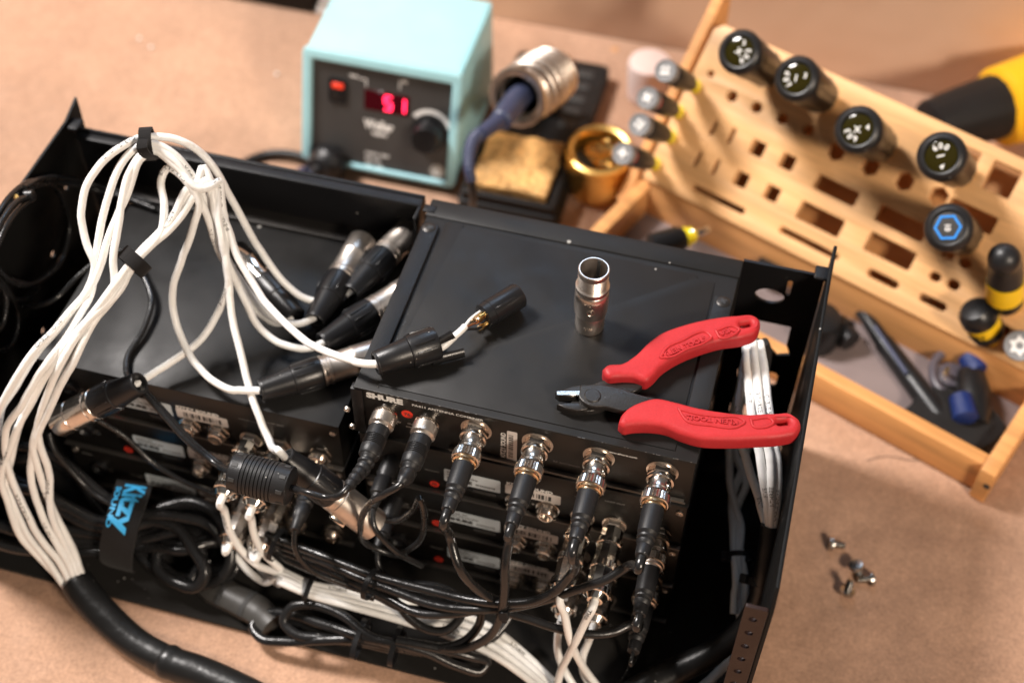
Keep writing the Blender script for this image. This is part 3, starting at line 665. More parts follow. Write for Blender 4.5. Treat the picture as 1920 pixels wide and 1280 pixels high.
coax('coaxial cable on the jack just right of the upright barcode label', 108.5, [(955, 1010, -44), (947, 1060, -58), (946, 1110, -78), (940, 1150, -98), (920, 1190, -120), (870, 1215, -140), (800, 1210, -150)])
coax('coaxial cable on the third silver jack, curving left under the others', 144, [(1072, 1075, -58), (1045, 1105, -72), (1005, 1125, -84), (950, 1131, -92), (880, 1124, -100), (800, 1105, -104), (700, 1078, -108), (600, 1040, -112), (515, 1008, -116), (500, 1002, -118)])
coax('coaxial cable on the rightmost silver jack near the white bundle', 180.3, [(1175, 1062, -48), (1140, 1084, -56), (1090, 1102, -68), (1030, 1122, -84), (960, 1138, -98), (890, 1142, -104), (820, 1135, -108), (740, 1108, -110), (680, 1085, -112), (600, 1050, -116), (520, 1020, -120), (498, 1012, -122)])
coax('coaxial cable plugged low on the right, sweeping left below the silver plugs', 184, [(1185, 1168, -112), (1155, 1183, -114), (1100, 1188, -114), (1040, 1176, -114), (985, 1158, -112), (920, 1142, -110), (850, 1150, -112), (790, 1150, -114), (720, 1118, -118), (640, 1080, -122), (560, 1045, -124), (500, 1022, -128)], z=-77.9, group=GC, dull='darknickel')
coax('shadowed coaxial cable lowest on the right beneath the others', 184, [(1190, 1230, -165), (1165, 1275, -176), (1130, 1310, -178)], z=-121.9, group=GC, dull='darknickel', r=1.2)

# ---------------------------------------------------------------- threaded power plugs
def dcplug(label, x, end, cordpts, bend):
    T = thing('power_lead', label, 'power lead', (x, -20, -17), 'power leads screwed into the combiner')
    Mx = frame((x, -1, -17), (0, -1, 0), (1, 0, 0)) @ Matrix.Diagonal((1.05, 1.05, .72, 1))
    pl = build('plug', MB().lathe([(1, 6), (1.6, 6.8), (3, 6.9), (3.4, 6), (5.5, 5.9)], Mx, 30, cap0=False), 'nickel', T)
    kn = MB().lathe([(5, 6.2)]+[(5.4+.9*k, 6.9) for k in range(11)]+[(15, 6.3), (16, 5.4), (18, 5.2)], Mx, 44, rf=dia(.045, range(1, 12)), cap0=False)
    build('knurled_ring', kn, 'satin', pl)
    prof = [(17, 5.2), (17.5, 6.0), (26, 6.1)]
    for k in range(6): prof += [(27+1.6*k, 6.1), (27.3+1.6*k, 5.5), (28.1+1.6*k, 5.5), (28.4+1.6*k, 6.1)]
    prof += [(38, 6.1), (44, 5.8), (45, 5.2)]
    build('body', MB().lathe(prof, Mx, 28), 'blackrubber', T)
    p = spline([Mx @ Vector((0, 0, 43)), Mx @ Vector((0, 0, 55))]+[V3(q) for q in bend], 1.2)
    rr = [(5.4-2.3*i/len(p))*(1.0 if (i % 4) < 2 else .80) for i in range(len(p))]
    build('strain_relief', MB().tube(p, rr, 18), 'blackrubber', T)
    p2 = spline([p[-8], p[-1]]+[V3(q) for q in cordpts], 2.5); build('cord', MB().tube(p2, 2.0, 12), 'cord', T); return T, p2
T1, _ = dcplug('power lead on the far left threaded plug, running into the ribbed ferrite bead', 19, None,
   [('y', 640, 926, -64), ('y', 612, 932, -64), ('y', 580, 924, -64), ('y', 545, 914, -58), ('y', 520, 906, -56)], [('y', 668, 893, -50), ('y', 652, 914, -60)])
fa, fb = Py(434, 882, -56), Py(548, 912, -56); d_ = fb-fa; Mx = frame(fa, d_, (0, 0, 1)); L = d_.length
prof = [(0, 4), (.2, 9.5), (1.2, 11.2), (7.5, 11.6)]
nb = 9; z = 8.0; stp = (L-16)/nb
for k in range(nb): prof += [(z, 11.7), (z+.05, 10.9), (z+.55, 10.9), (z+.6, 11.7)]; z += stp
prof += [(L-7.5, 11.6), (L-1.2, 11.2), (L-.2, 9.5), (L, 4)]
fe = build('ferrite_bead', MB().lathe(prof, Mx, 40), 'blackrubber', T1)
for zz in (2.2, L-6):
    mb = MB()
    for k in range(8): mb.box(11.15, 11.75, -1.1, 1.1, zz, zz+3.6, .1, 1, Mx @ Matrix.Rotation(k*math.pi/4+.2, 4, 'Z'))
    build('clip_slot', mb, 'ink', fe)
build('incoming_cord', MB().tube(path_of([(-5, 500, -80), (18, 545, -70), (55, 575, -60), (100, 562, -52), (150, 515, -48), (200, 478, -44), (240, 470, -40), (262, 505, -36), (284, 565, -38), (268, 620, -40), (238, 672, -41), (238, 702, -40), (262, 728, -36), (300, 770, -42), (350, 825, -50), (400, 866, -56), ('y', 440, 886, -56)], 2.5), 1.9, 12), 'cord', T1)
build('return_cord', MB().tube(path_of([(268, 726, -40), (310, 772, -46), (362, 828, -56), (408, 866, -60), ('y', 442, 880, -54)], 2.5), 1.6, 12), 'cord', T1)
T2, _ = dcplug('power lead on the second threaded plug, its cord curled in a small loop', 43.8, None,
   [('y', 720, 926, -58), ('y', 690, 948, -50), ('y', 676, 985, -46), ('y', 690, 1020, -42), ('y', 735, 1038, -40), ('y', 780, 1020, -40), ('y', 796, 975, -42), ('y', 788, 935, -44), ('y', 770, 960, -36), ('y', 740, 976, -34), ('y', 700, 968, -32), ('y', 680, 958, -30)], [('y', 764, 888, -46), ('y', 750, 908, -54)])
for lb, x, z in (('black power plug pushed into the unit just below the combiner', 19, -66.4), ('black power plug in the third unit down, behind a curled cord', 19, -110.4)):
    T = thing('power_plug', lb, 'power plug', (x, -20, z), 'black plugs in shadow'); Mx = frame((x, -2, z), (0, -1, 0), (1, 0, 0))
    build('body', MB().lathe([(0, 5.4), (10, 5.6), (11, 5.0), (13, 5.0), (14, 5.6), (24, 5.2), (24.5, 3.6), (34, 2.6)], Mx, 24), 'blackrubber', T)
    q = Mx @ Vector((0, 0, 32)); build('cord', MB().tube(spline([q, q+Vector((2, -8, -4)), q+Vector((14, -12, -22)), q+Vector((30, -6, -45))], 2.5), 1.8, 10), 'cord', T)
# black DC plug by the lower silver plugs on the left
T = thing('power_plug', 'small black barrel plug hanging left of the curled cord', 'power plug', Py(560, 940, -40), 'black plugs in shadow')
a_ = Py(578, 925, -28); d_ = Py(556, 985, -52)-a_; Mx = frame(a_, d_, (1, 0, 0))
build('body', MB().lathe([(0, 5), (8, 5.3), (9, 4.4), (11, 4.4), (12, 5), (19, 4.4), (20, 3.6), (28, 3)], Mx, 24), 'blackrubber', T)
q = Mx @ Vector((0, 0, 27)); build('cord', MB().tube(spline([q, q+Vector((1, -6, -8)), q+Vector((8, -8, -26)), q+Vector((30, -4, -44))], 2.5), 1.7, 10), 'cord', T)

# ---------------------------------------------------------------- silver jack plugs with white cables
def trs(T, x, z, y=-4, L=66, d=(0, -1, 0), mt='silver'):
    Mx = frame((x, y, z), d, (1, 0, 0)); q = L/66
    pl = build('barrel', MB().lathe([(0, 5.2), (1, 6.4), (8*q, 6.6), (14*q, 6.7), (20*q, 6.9), (38*q, 7.2), (46*q, 7.3), (58*q, 7.0), (L, 6.4)], Mx, 9, cap1=False), mt, T)
    for k, (a, b) in enumerate(((13, 18), (36, 41.5), (60, 66))):
        n = 44; mb = MB().lathe([(a*q-.3, 6.9)]+[(a*q+(b-a)*q*i/5, 7.7) for i in range(6)]+[(b*q+.3, 6.9)], Mx, n, rf=dia(.04, range(1, 7)), cap0=False, cap1=False)
        build('knurled_band', mb, mt, pl)
    build('end_cap', MB().lathe([(L, 6.6), (L+1.6, 5.6), (L+3.6, 4.6), (L+3.8, 3.0), (L-2, 3)], Mx, 30), mt, pl)
    return Mx @ Vector((0, 0, L-3)), Mx
GJ = 'white cables on silver jack plugs'
def jackcable(label, x, z, pts, L=66, txt=None, mt='silver', ts=(25,)):
    T = thing('jack_cable', label, 'cable', (x, -30, z), GJ); p0, Mx = trs(T, x, z, L=L, mt=mt)
    p = spline([p0, Mx @ Vector((0, 0, L+8))]+[V3(q) for q in pts], 2.5); build('cord', MB().tube(p, 2.4, 12), 'whitecable', T)
    if txt:
        for s_ in ts: cable_text('printed_marking', p, s_, txt, 3.2, 2.6, T)
jackcable('silver jack plug and white cable, upper right one of the right-hand pairs', 157.5, -79.4, [(1100, 1160, -90), (1083, 1195, -108), (1066, 1228, -130), (1050, 1262, -155), (1042, 1300, -172)], L=46, txt='TWO', ts=(12,))
jackcable('silver jack plug and white cable just left of it, half behind a black cord', 138, -79.4, [(1058, 1150, -92), (1068, 1195, -112), (1085, 1235, -138), (1112, 1275, -164), (1140, 1310, -174)], L=46)
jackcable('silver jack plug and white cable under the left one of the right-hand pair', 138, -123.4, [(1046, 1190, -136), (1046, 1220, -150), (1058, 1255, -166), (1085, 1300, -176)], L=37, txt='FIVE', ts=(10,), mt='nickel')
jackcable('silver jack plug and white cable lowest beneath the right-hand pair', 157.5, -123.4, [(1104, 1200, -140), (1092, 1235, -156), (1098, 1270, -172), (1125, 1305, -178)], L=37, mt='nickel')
BUN = lambda k: [(520+4*k, 1072+10*k, -138), (580, 1100+7*k, -142), (650, 1116+9*k, -144), (750, 1138+12*k, -148), (850, 1162+16*k, -154), (930, 1198+16*k, -160), (985, 1240+14*k, -168), (1050, 1300+10*k, -174)]
jackcable('silver jack plug left of the ferrite bead with a white cable curving down', -73.5, -79, [(420, 955, -94), (430, 992, -110), (452, 1030, -126), (485, 1060, -136)]+BUN(0), L=37, txt='8-EIGHT', ts=(30, 190))
jackcable('silver jack plug below the ferrite bead with a white cable curving down', -53.5, -79, [(471, 970, -95), (476, 1000, -108), (496, 1038, -124), (525, 1066, -136)]+BUN(-1), L=40, txt='3-THREE', ts=(120, 240))
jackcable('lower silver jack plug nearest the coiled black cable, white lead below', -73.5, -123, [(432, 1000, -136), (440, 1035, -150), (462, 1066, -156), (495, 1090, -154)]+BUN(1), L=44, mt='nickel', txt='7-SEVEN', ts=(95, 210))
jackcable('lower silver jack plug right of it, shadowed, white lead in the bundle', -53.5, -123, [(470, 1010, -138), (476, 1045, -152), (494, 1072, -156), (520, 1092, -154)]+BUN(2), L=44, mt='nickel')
for i, (x, z) in enumerate(((-113.5, -79), )): pass

# ---------------------------------------------------------------- zip ties
def ziptie(label, c, axis, rx, ry, head=0.6, wd=3.2, tail=9):
    c = V3(c); axis = Vector(axis).normalized(); Mx = frame(c, axis, (0, 0, 1))
    T = thing('zip_tie', label, 'zip tie', c, 'black zip ties')
    pa = [Mx @ Vector((rx*math.cos(2*math.pi*i/30), ry*math.sin(2*math.pi*i/30), 0)) for i in range(31)]
    build('band', MB().ribbon(pa, axis, wd, 1.1), 'blackplastic', T)
    hx, hy = rx*math.cos(head), ry*math.sin(head); Hm = Mx @ Matrix.Translation((hx*1.1, hy*1.1, 0)) @ Matrix.Rotation(math.atan2(hy, hx), 4, 'Z')
    build('head', MB().box(-1.5, 3.2, -2.8, 2.8, -2.8, 2.8, .5, 1, Hm), 'blackplastic', T)
    if tail: build('tail', MB().box(-.5, .6, 2, 2+tail, -wd/2, wd/2, .2, 1, Hm), 'blackplastic', T)
    return T
d_ = lambda a, b: V3(b)-V3(a)
ziptie('black zip tie round the white cables left of the blue lettering run', (580, 1104, -142), d_((540, 1088, -140), (620, 1115, -144)), 6.5, 8, 2.6, tail=0)
ziptie('zip tie with a shiny head holding the black cords at their left end', (520, 1020, -121), d_((500, 1010, -118), (560, 1035, -120)), 9, 11, 3.4, tail=4)
ziptie('zip tie halfway along the black cords above the white run', (695, 1095, -112), d_((650, 1078, -112), (740, 1112, -110)), 8, 9.5, 3.0, tail=3)
ziptie('zip tie where the black cords cross in front of the combiner', (948, 1136, -99), d_((900, 1136, -100), (1000, 1136, -96)), 7, 8, 1.0, tail=4)
ziptie('left one of two zip ties on the flat loop of cord at the bottom', (675, 1195, -152), d_((640, 1180, -152), (720, 1202, -152)), 8, 14, 3.9, tail=12)
ziptie('right one of two zip ties on the flat loop of cord at the bottom', (742, 1210, -152), d_((700, 1202, -152), (780, 1220, -152)), 8, 13, 3.9, tail=8)
ziptie('zip tie clamping the sleeve of the right-hand white bundle', (1428, 1092, -100), d_((1435, 1060, -95), (1424, 1115, -105)), 9, 9, 1.9, wd=5, tail=3)
ziptie('zip tie round the shadowed white cables near the right wall', (1388, 1042, -128), d_((1388, 1000, -125), (1388, 1080, -132)), 7, 8, 1.9, tail=0)

# ---------------------------------------------------------------- bottom loop of black cord
def cordthing(label, paths, r, mt='cord', name='loose_cable', cat='cord', group=None):
    P_ = [path_of(p) for p in paths]; T = thing(name, label, cat, P_[0][len(P_[0])//2], group)
    for i, p in enumerate(P_):
        for v in p[4:-4]: v += noise.noise_vector(v*.03)*.8
        build('cord', MB().tube(p, r[i] if isinstance(r, (list, tuple)) else r, 12), mt, T)
    return T
cordthing('flat zip-tied loop of black cord lying over the bottom edge of the case',
  [[(960, 1150, -150), (930, 1190, -156), (870, 1218, -160), (800, 1222, -160), (742, 1212, -156), (675, 1200, -154), (600, 1200, -160), (530, 1202, -168), (488, 1196, -172), (474, 1172, -172), (495, 1152, -170), (540, 1150, -164), (600, 1168, -156), (675, 1192, -148), (742, 1206, -146), (800, 1222, -150), (860, 1248, -158), (905, 1256, -162), (914, 1243, -160), (890, 1232, -154), (830, 1216, -148), (742, 1200, -144)],
   [(742, 1218, -158), (690, 1206, -158), (600, 1196, -160), (555, 1188, -160), (532, 1165, -158), (545, 1140, -152), (585, 1133, -148), (640, 1152, -146), (690, 1190, -146), (760, 1214, -148)]], 3.1)
cordthing('black cord dropping in a U below the crossing cords', [[(700, 1100, -118), (740, 1125, -124), (772, 1160, -132), (800, 1178, -136), (835, 1180, -136), (858, 1162, -132), (868, 1135, -124), (850, 1112, -116), (820, 1100, -112), (770, 1094, -112), (700, 1082, -114)]], 2.8)
cordthing('black cord curling from under the crossing out to the lower right', [[(905, 1140, -118), (898, 1170, -130), (870, 1200, -140), (830, 1212, -146), (770, 1208, -150)]], 2.8)
cordthing('lowest black cord running along the left end of the tied bundle', [[(500, 1030, -132), (560, 1056, -128), (640, 1090, -124), (700, 1112, -122), (760, 1140, -122), (850, 1140, -120), (940, 1140, -112)]], 2.8)
# ---------------------------------------------------------------- coiled thick power cable under the blue strap
G2 = 'coil of thick black power cable'
cordthing('thick black power cable coiled at the lower left under the printed strap',
  [[(-30, 930, -120), (20, 915, -122), (70, 920, -126), (130, 950, -134), (190, 978, -140), (250, 975, -142), (310, 950, -140), (365, 942, -136), (410, 968, -138), (432, 1015, -146), (430, 1060, -156), (405, 1090, -164), (380, 1098, -168), (340, 1088, -168), (300, 1060, -166), (262, 1030, -162), (200, 1014, -158), (120, 1012, -156), (50, 1000, -150), (0, 985, -146), (-30, 975, -144)],
   [(-20, 880, -130), (30, 900, -132), (90, 935, -136), (160, 980, -142), (230, 992, -144), (290, 978, -142), (330, 990, -142), (362, 1030, -146), (384, 1075, -152), (370, 1100, -160), (335, 1094, -164), (295, 1058, -160), (300, 1026, -156), (350, 1022, -150), (385, 1008, -150), (395, 980, -150), (350, 960, -150), (280, 1004, -152), (200, 1002, -150), (110, 990, -150), (30, 960, -150)],
   [(80, 1010, -160), (150, 1024, -160), (230, 1024, -158), (300, 1028, -152), (345, 1032, -148), (400, 1016, -150), (440, 1030, -160), (440, 1070, -166), (420, 1085, -170)],
   [(20, 860, -140), (80, 862, -140), (140, 890, -142), (180, 940, -146), (240, 1010, -158), (300, 1070, -168), (350, 1080, -170), (392, 1050, -168)],
   [(-30, 850, -112), (30, 838, -108), (95, 852, -112), (150, 892, -120), (205, 935, -130), (262, 962, -136), (330, 968, -136), (392, 985, -140), (425, 1030, -150)],
   [(-30, 1010, -150), (40, 1030, -156), (120, 1036, -160), (190, 1034, -160), (280, 1010, -150), (340, 1000, -146), (380, 1040, -152), (360, 1085, -160)]], [4.1, 4.1, 3.6, 3.6, 3.4, 3.4])
# strap
T = thing('printed_strap', 'black fabric strap with bright blue lettering round the coiled cable', 'cable strap', Pz(225, 1000, -150))
sp_ = path_of([(252, 905, -138), (247, 922, -128), (238, 950, -122), (228, 985, -124), (220, 1020, -136), (217, 1045, -150), (222, 1062, -164), (230, 1066, -168)], 2)
wdir = (Pz(262, 995, -135)-Pz(198, 975, -135)).normalized()
bd = build('band', MB().ribbon(sp_, wdir, 22.5, 1.6), 'velcro', T)
def strap_text(txt, size, s0, off, bold, xs=1, rot=False):
    q = text_mb(txt, size, None, bold, xs, th=.3); d = [0]
    for a, b in zip(sp_, sp_[1:]): d.append(d[-1]+(b-a).length)
    for v in q.v:
        x = s0+v.x; i = max(k for k in range(len(d)-1) if d[k] <= max(0, min(x, d[-1]-.1))); t = (x-d[i])/(d[i+1]-d[i])
        p = sp_[i].lerp(sp_[i+1], t); tn = (sp_[i+1]-sp_[i]).normalized(); wv = (wdir-tn*wdir.dot(tn)).normalized(); nn = wv.cross(tn)
        if nn.dot(CAM-p) < 0: nn = -nn
        r_ = p + wv*(off+v.y) + nn*(1.7+v.z); v.x, v.y, v.z = r_
    return q
build('lettering', strap_text('Kitzy', 18, 9, -4.4, .62, 1.1), 'blueprint', bd)
build('lettering', strap_text('SOUND', 4.6, 15, -9.8, .12, 2.2), 'blueprint', bd)
cordthing('thin black cord curving from under the hanging silver plug to the strap', [[(92, 812, -84), (100, 840, -92), (130, 880, -108), (165, 915, -120), (205, 942, -124), (250, 958, -128)], [(180, 785, -70), (230, 815, -84), (290, 870, -104), (340, 900, -112), (400, 925, -116), (430, 940, -118)]], [1.9, 1.7])
# grey moulded power connector near the lower left
T = thing('power_connector', 'grey-black moulded mains connector under the coil near the rear edge', 'power plug', Pz(430, 1110, -178))
pp = path_of([(358, 1080, -170), (395, 1100, -172), (440, 1122, -172), (490, 1150, -172), (512, 1170, -172)], 3)
n_ = len(pp); build('body', MB().tube(pp, [5+5*min(1, i/6) - (0 if i < n_-3 else 1) for i in range(n_)], 10, flat=.75), 'greyplastic', T)
for v in (8, 14): build('groove', MB().tube(pp[v:v+2], [10.3, 10.3], 10, flat=.78), 'ink', T)
bpy.data.objects['body'].name  # keep
# ---------------------------------------------------------------- thin cords inside the left wall
cordthing('thin black cord wound in a round coil beside the left wall of the case',
  [[('x', -20, 440, -232), ('x', 0, 395, -234), ('x', 35, 352, -238), ('x', 80, 342, -242), ('x', 118, 372, -244), ('x', 130, 425, -244), ('x', 118, 480, -242), ('x', 85, 520, -238), ('x', 45, 535, -234), ('x', 10, 520, -230), ('x', -20, 480, -228)],
   [('x', -20, 470, -226), ('x', 8, 405, -228), ('x', 35, 375, -230), ('x', 58, 368, -232)], [('x', -20, 500, -226), ('x', 14, 420, -228), ('x', 40, 388, -230), ('x', 62, 372, -232)],
   [('x', 45, 352, -236), ('x', 75, 337, -240), ('x', 110, 334, -242), (170, 345, -34), (235, 362, -38), (285, 382, -41)], [('x', 60, 350, -238), ('x', 110, 343, -242), (180, 356, -36), (240, 371, -39), (290, 392, -41)],
   [('x', -20, 500, -240), ('x', 15, 545, -238), ('x', 35, 600, -240), ('x', 25, 640, -240), ('x', -20, 665, -240)], [('x', -10, 520, -236), ('x', 12, 560, -236), ('x', 5, 610, -236), ('x', -20, 630, -236)],
   [('x', -20, 512, -232), ('x', 30, 528, -236), ('x', 70, 545, -240), ('x', 50, 560, -240), ('x', -10, 540, -240)]], 1.8)
T = thing('led_pcb_plug', 'small connector with tiny blue and gold contacts inside the left wall', 'connector', V3(('x', 45, 372, -240)))
build('body', MB().lathe([(0, 3), (9, 3.4), (10, 2)], frame(V3(('x', 36, 366, -238)), (1, .2, .1)), 14), 'blackplastic', T)
build('contact', MB().lathe([(0, 1.6), (3, 1.4)], frame(V3(('x', 32, 372, -234)), (.2, -.3, 1)), 10), 'gold', T)
build('blue_light', MB().lathe([(0, 1.2), (2, 1.0)], frame(V3(('x', 48, 374, -234)), (.2, -.3, 1)), 10), 'blueled', T)
# ---------------------------------------------------------------- right-hand white bundle and its sleeve
GR = 'white cables of the right-hand bundle'
R_ = [('white cable nearest the combiner in the right-hand bundle', [(1398, 640, -14), (1400, 690, -14), (1412, 790, -18), (1428, 880, -34), (1437, 940, -50), (1443, 990, -66)], 'FIVE'),
      ('middle white cable of the right-hand bundle', [(1411, 638, -12), (1416, 690, -13), (1430, 790, -16), (1446, 880, -32), (1448, 940, -48), (1446, 990, -65)], '3-THREE'),
      ('white cable nearest the right wall in the bundle', [(1425, 642, -14), (1434, 700, -14), (1444, 790, -18), (1459, 880, -34), (1456, 945, -50), (1449, 992, -66)], 'CABLE 5-FIVE'),
      ('white cable swinging out left at the foot of the right bundle', [(1402, 650, -22), (1390, 720, -28), (1384, 800, -38), (1398, 850, -48), (1418, 920, -60), (1438, 988, -70)], 'LINE')]
for lb, pts, tx in R_:
    t_, p_ = white(lb, pts, r=2.6, group=GR, txt=tx, ts=(40, 95))
for k, pts in enumerate(([(1408, 645, -30), (1390, 700, -70), (1374, 780, -96), (1366, 860, -112), (1372, 930, -122), (1390, 985, -128), (1384, 1060, -136), (1382, 1110, -146), (1388, 1160, -154)],
                         [(1420, 640, -34), (1400, 700, -84), (1386, 780, -106), (1380, 850, -118), (1396, 900, -124), (1380, 960, -128), (1390, 1040, -134), (1396, 1110, -146), (1396, 1160, -156)],
                         [(1434, 640, -40), (1440, 660, -60), (1420, 760, -100), (1396, 860, -120), (1372, 930, -126), (1376, 1000, -130), (1378, 1080, -138), (1376, 1150, -150)])):
    white(('shadowed white cable looping deepest behind the right-hand bundle', 'shadowed white cable crossing itself behind the right bundle', 'shadowed white cable rising to the hole plate on the right')[k], pts, r=2.5, group='white cables in shadow near the right wall')
T = thing('cable_sleeve', 'black sleeve at the foot of the right-hand bundle, curving to the bottom', 'cable sleeve', Pz(1350, 1210, -150))
pth = path_of([(1447, 984, -66), (1442, 1030, -78), (1432, 1085, -94), (1420, 1130, -112), (1390, 1180, -130), (1340, 1220, -144), (1270, 1256, -156), (1190, 1300, -166), (1120, 1350, -172)], 2.5)
N = len(pth); build('sleeve', MB().tube(pth, [6.4 if i < 26 else min(9.5, 6.4+(i-26)*.12) for i in range(N)], 22), 'shrink', T)
white('white cable leaving the case at the lower right beside the rail', [(1400, 1210, -150), (1360, 1250, -164), (1300, 1300, -172)], r=3, group='white cables in shadow near the right wall')
# ================================================================ bamboo tool stand
C0 = Vector((394.6, 155.1, -184)); eX = Vector((.92825, -.37195, 0)); eY = Vector((.37195, .92825, 0))
MS = Matrix((eX, eY, Vector((0, 0, 1)))).transposed().to_4x4(); MS.translation = C0
A0 = MS @ Vector((-345, 82, 43.5)); sl = math.atan2(95.5, 91.5)
bu = eX; bv = (eY*math.cos(sl)+Vector((0, 0, 1))*math.sin(sl)).normalized(); bn = bu.cross(bv)
BW = 132.3; BL_ = 352
MB_ = Matrix((bu, bv, bn)).transposed().to_4x4(); MB_.translation = A0
def uv(px, py, h=0):
    q = Pl(px, py, A0+bn*h, bn)-A0; return q.dot(bu), q.dot(bv)
T = thing('tool_stand', 'slanted bamboo screwdriver stand with punched holes over an open tray', 'tool stand', MS)
def lb(x0, x1, y0, y1, z0, z1, bev=.8): return MB().box(x0, x1, y0, y1, z0, z1, bev, 2, MS)
build('tray_bottom', lb(-346, -2, 4, 188, 3, 6), 'lining', T)
build('front_wall', lb(-338, -.5, 0, 11, 2, 31, 1.2), 'bamboo', T)
for x0 in (-350, -11.5): build('side_wall', lb(x0, x0+11, -6, 190, 1, 33, 1.2), 'bamboo', T)
build('back_wall', lb(-339, -12, 180, 190, 2, 70), 'bamboo', T)
build('inner_ledge', lb(-338, -12, 84, 90, 5, 40), 'bamboodark', T)
MXs = lambda x: MS @ Matrix(((0, 0, 1, x), (1, 0, 0, 0), (0, 1, 0, 0), (0, 0, 0, 1)))
for x in (-360, 5): build('side_panel', plate([[(70, 20), (84, 34), (184, 140), (192, 150), (204, 146), (204, 20)]], 9, MXs(x), 1, 2), 'bamboo', T)
build('screw_hole', MB().lathe([(0, 2.4), (.3, 2.4)], frame(MS @ Vector((-3, -6.1, 20)), -eY), 14), 'ink', T)
build('foot', MB().lathe([(0, 6), (3, 6)], frame(MS @ Vector((-22, 12, 0)), (0, 0, 1)), 16), 'blackrubber', T)
holes = []
def H(px, py, pts):
    u, v = uv(px, py, 0); holes.append([(u+a, v+b) for a, b in pts])
    return u, v
for x, y, r in ((1333, 139, 2.6), (1372, 181, 4.2), (1419, 202, 4.2), (1467, 223, 4.2), (1515, 244, 4.2)): H(x, y, circ(0, 0, r, 20))
for x, y in ((1337, 240), (1371, 255), (1307, 298), (1341, 314)): H(x, y, rrect(-1.7, 1.7, -6.3, 6.3, 1.6))
for x, y, s_ in ((1420, 279, 5.6), (1476, 304, 5.6), (1389, 337, 5.6), (1447, 363, 5.6), (1878, 337, 10.5), (1808, 300, 9)): H(x, y, rrect(-s_, s_, -s_, s_, 1.1))
for x, y in ((1567, 284), (1631, 312), (1695, 340), (1760, 368)): H(x, y, circ(0, 0, 7.3, 6, math.pi/6))
for x, y, a, b in ((1567, 357, 17.5, 5.8), (1537, 411, 18, 7), (1690, 419, 19, 6.5), (1668, 471, 18.5, 7.2), (1820, 405, 18, 6.5), (1345, 373, 24, 2.4), (1516, 456, 25, 2.4)): H(x, y, rrect(-a, a, -b, b, min(b, 1.8)))
for x, y, a, b in ((1655, 523, 12.5, 3), (1749, 567, 10.5, 3), (1753, 519, 4.3, 3.2), (1788, 534, 4.5, 3.6), (1810, 494, 4.3, 3.4), (1778, 478, 4.3, 3), (1868, 610, 10, 3)): H(x, y, rrect(-a, a, -b, b, b*.95))
# board outline with notches on the left end for the small drivers
small = [(1246, 132), (1212, 183), (1197, 233), (1166, 287)]
HS = 74
sm = [uv(px, py, HS+6) for px, py in small]
ol = [(0, 0), (BL_, 0), (BL_, BW), (6, BW), (0, BW-6)]
for (u, v) in sorted(sm, key=lambda t: -t[1]):
    v = max(6, min(BW-10, v)); ol += [(0, v+3.2), (5, v+3), (8, v), (5, v-3), (0, v-3.2)]
build('board', plate([ol]+holes, 12, MB_ @ Matrix.Translation((0, 0, -12)), .9, 2), 'bambooboard', T)
# a second, lower shelf seen through the openings
build('lower_shelf', MB().box(6, BL_-6, 8, BW-8, -34, -31, .5, 1, MB_), 'bamboodark', T)
# ---------------------------------------------------------------- drivers standing in the board
GS = 'small precision drivers along the left end of the stand'
def small_driver(i, px, py, lab, mark, red):
    u, v = uv(px, py, HS); Mx = MB_ @ Matrix.Translation((u, v, 0)) @ Matrix.Rotation(.35+i*.5, 4, 'Z')
    T = thing('screwdriver', lab, 'screwdriver', Mx, GS)
    build('collar', MB().lathe([(-8, 2.2), (-2, 2.4), (-1.8, 5.2), (5, 5.4), (5.6, 4.4), (10, 4.2), (13, 5)], Mx, 18), 'yellowclear', T)
    build('handle', MB().lathe([(11, 4.6), (15, 6.2), (24, 7.6), (40, 8.0), (56, 8.0), (58, 7.2)], Mx, 24, rf=knurl(24, .02)), 'blackrubber', T)
    if red: build('ring', MB().lathe([(57, 6.8), (63, 7.3)], Mx, 24), 'redplastic', T)
    c = build('cap', MB().lathe([(58, 6.0), (62, 7.4), (64, 8.3), (HS-2.5, 8.6), (HS-1, 8.1), (HS-1.2, 7.0), (HS-2.0, 6.6), (HS-2.0, .1)], Mx, 48, rf=knurl(48, .018, (2, 3))), 'greycap', T)
    mb = MB(); h = HS-1.9
    if mark == 'x':
        mb.box(-3.8, 3.8, -1.2, 1.2, h, h+.6, .2, 1, Mx); mb.box(-1.2, 1.2, -3.8, 3.8, h, h+.61, .2, 1, Mx)
    else:
        mb.box(-3.6, 3.6, -3.2, -.6, h, h+.6, .2, 1, Mx); mb.box(-3, -.6, .4, 3, h, h+.6, .2, 1, Mx); mb.box(.6, 3.2, .4, 3, h, h+.6, .2, 1, Mx)
    build('tip_symbol', mb, 'whiteprint', c)
small_driver(0, *small[0], 'small grey-capped precision driver, topmost of the four on the left end', 'h', False)
small_driver(1, *small[1], 'small grey-capped driver with red ring and cross mark, second from top', 'x', True)
small_driver(2, *small[2], 'small grey-capped precision driver with slot mark, third from top', 'h', False)
small_driver(3, *small[3], 'small grey-capped driver with red ring and cross mark, before the brass pot', 'x', True)
GB = 'fat black screwdrivers standing in the stand'
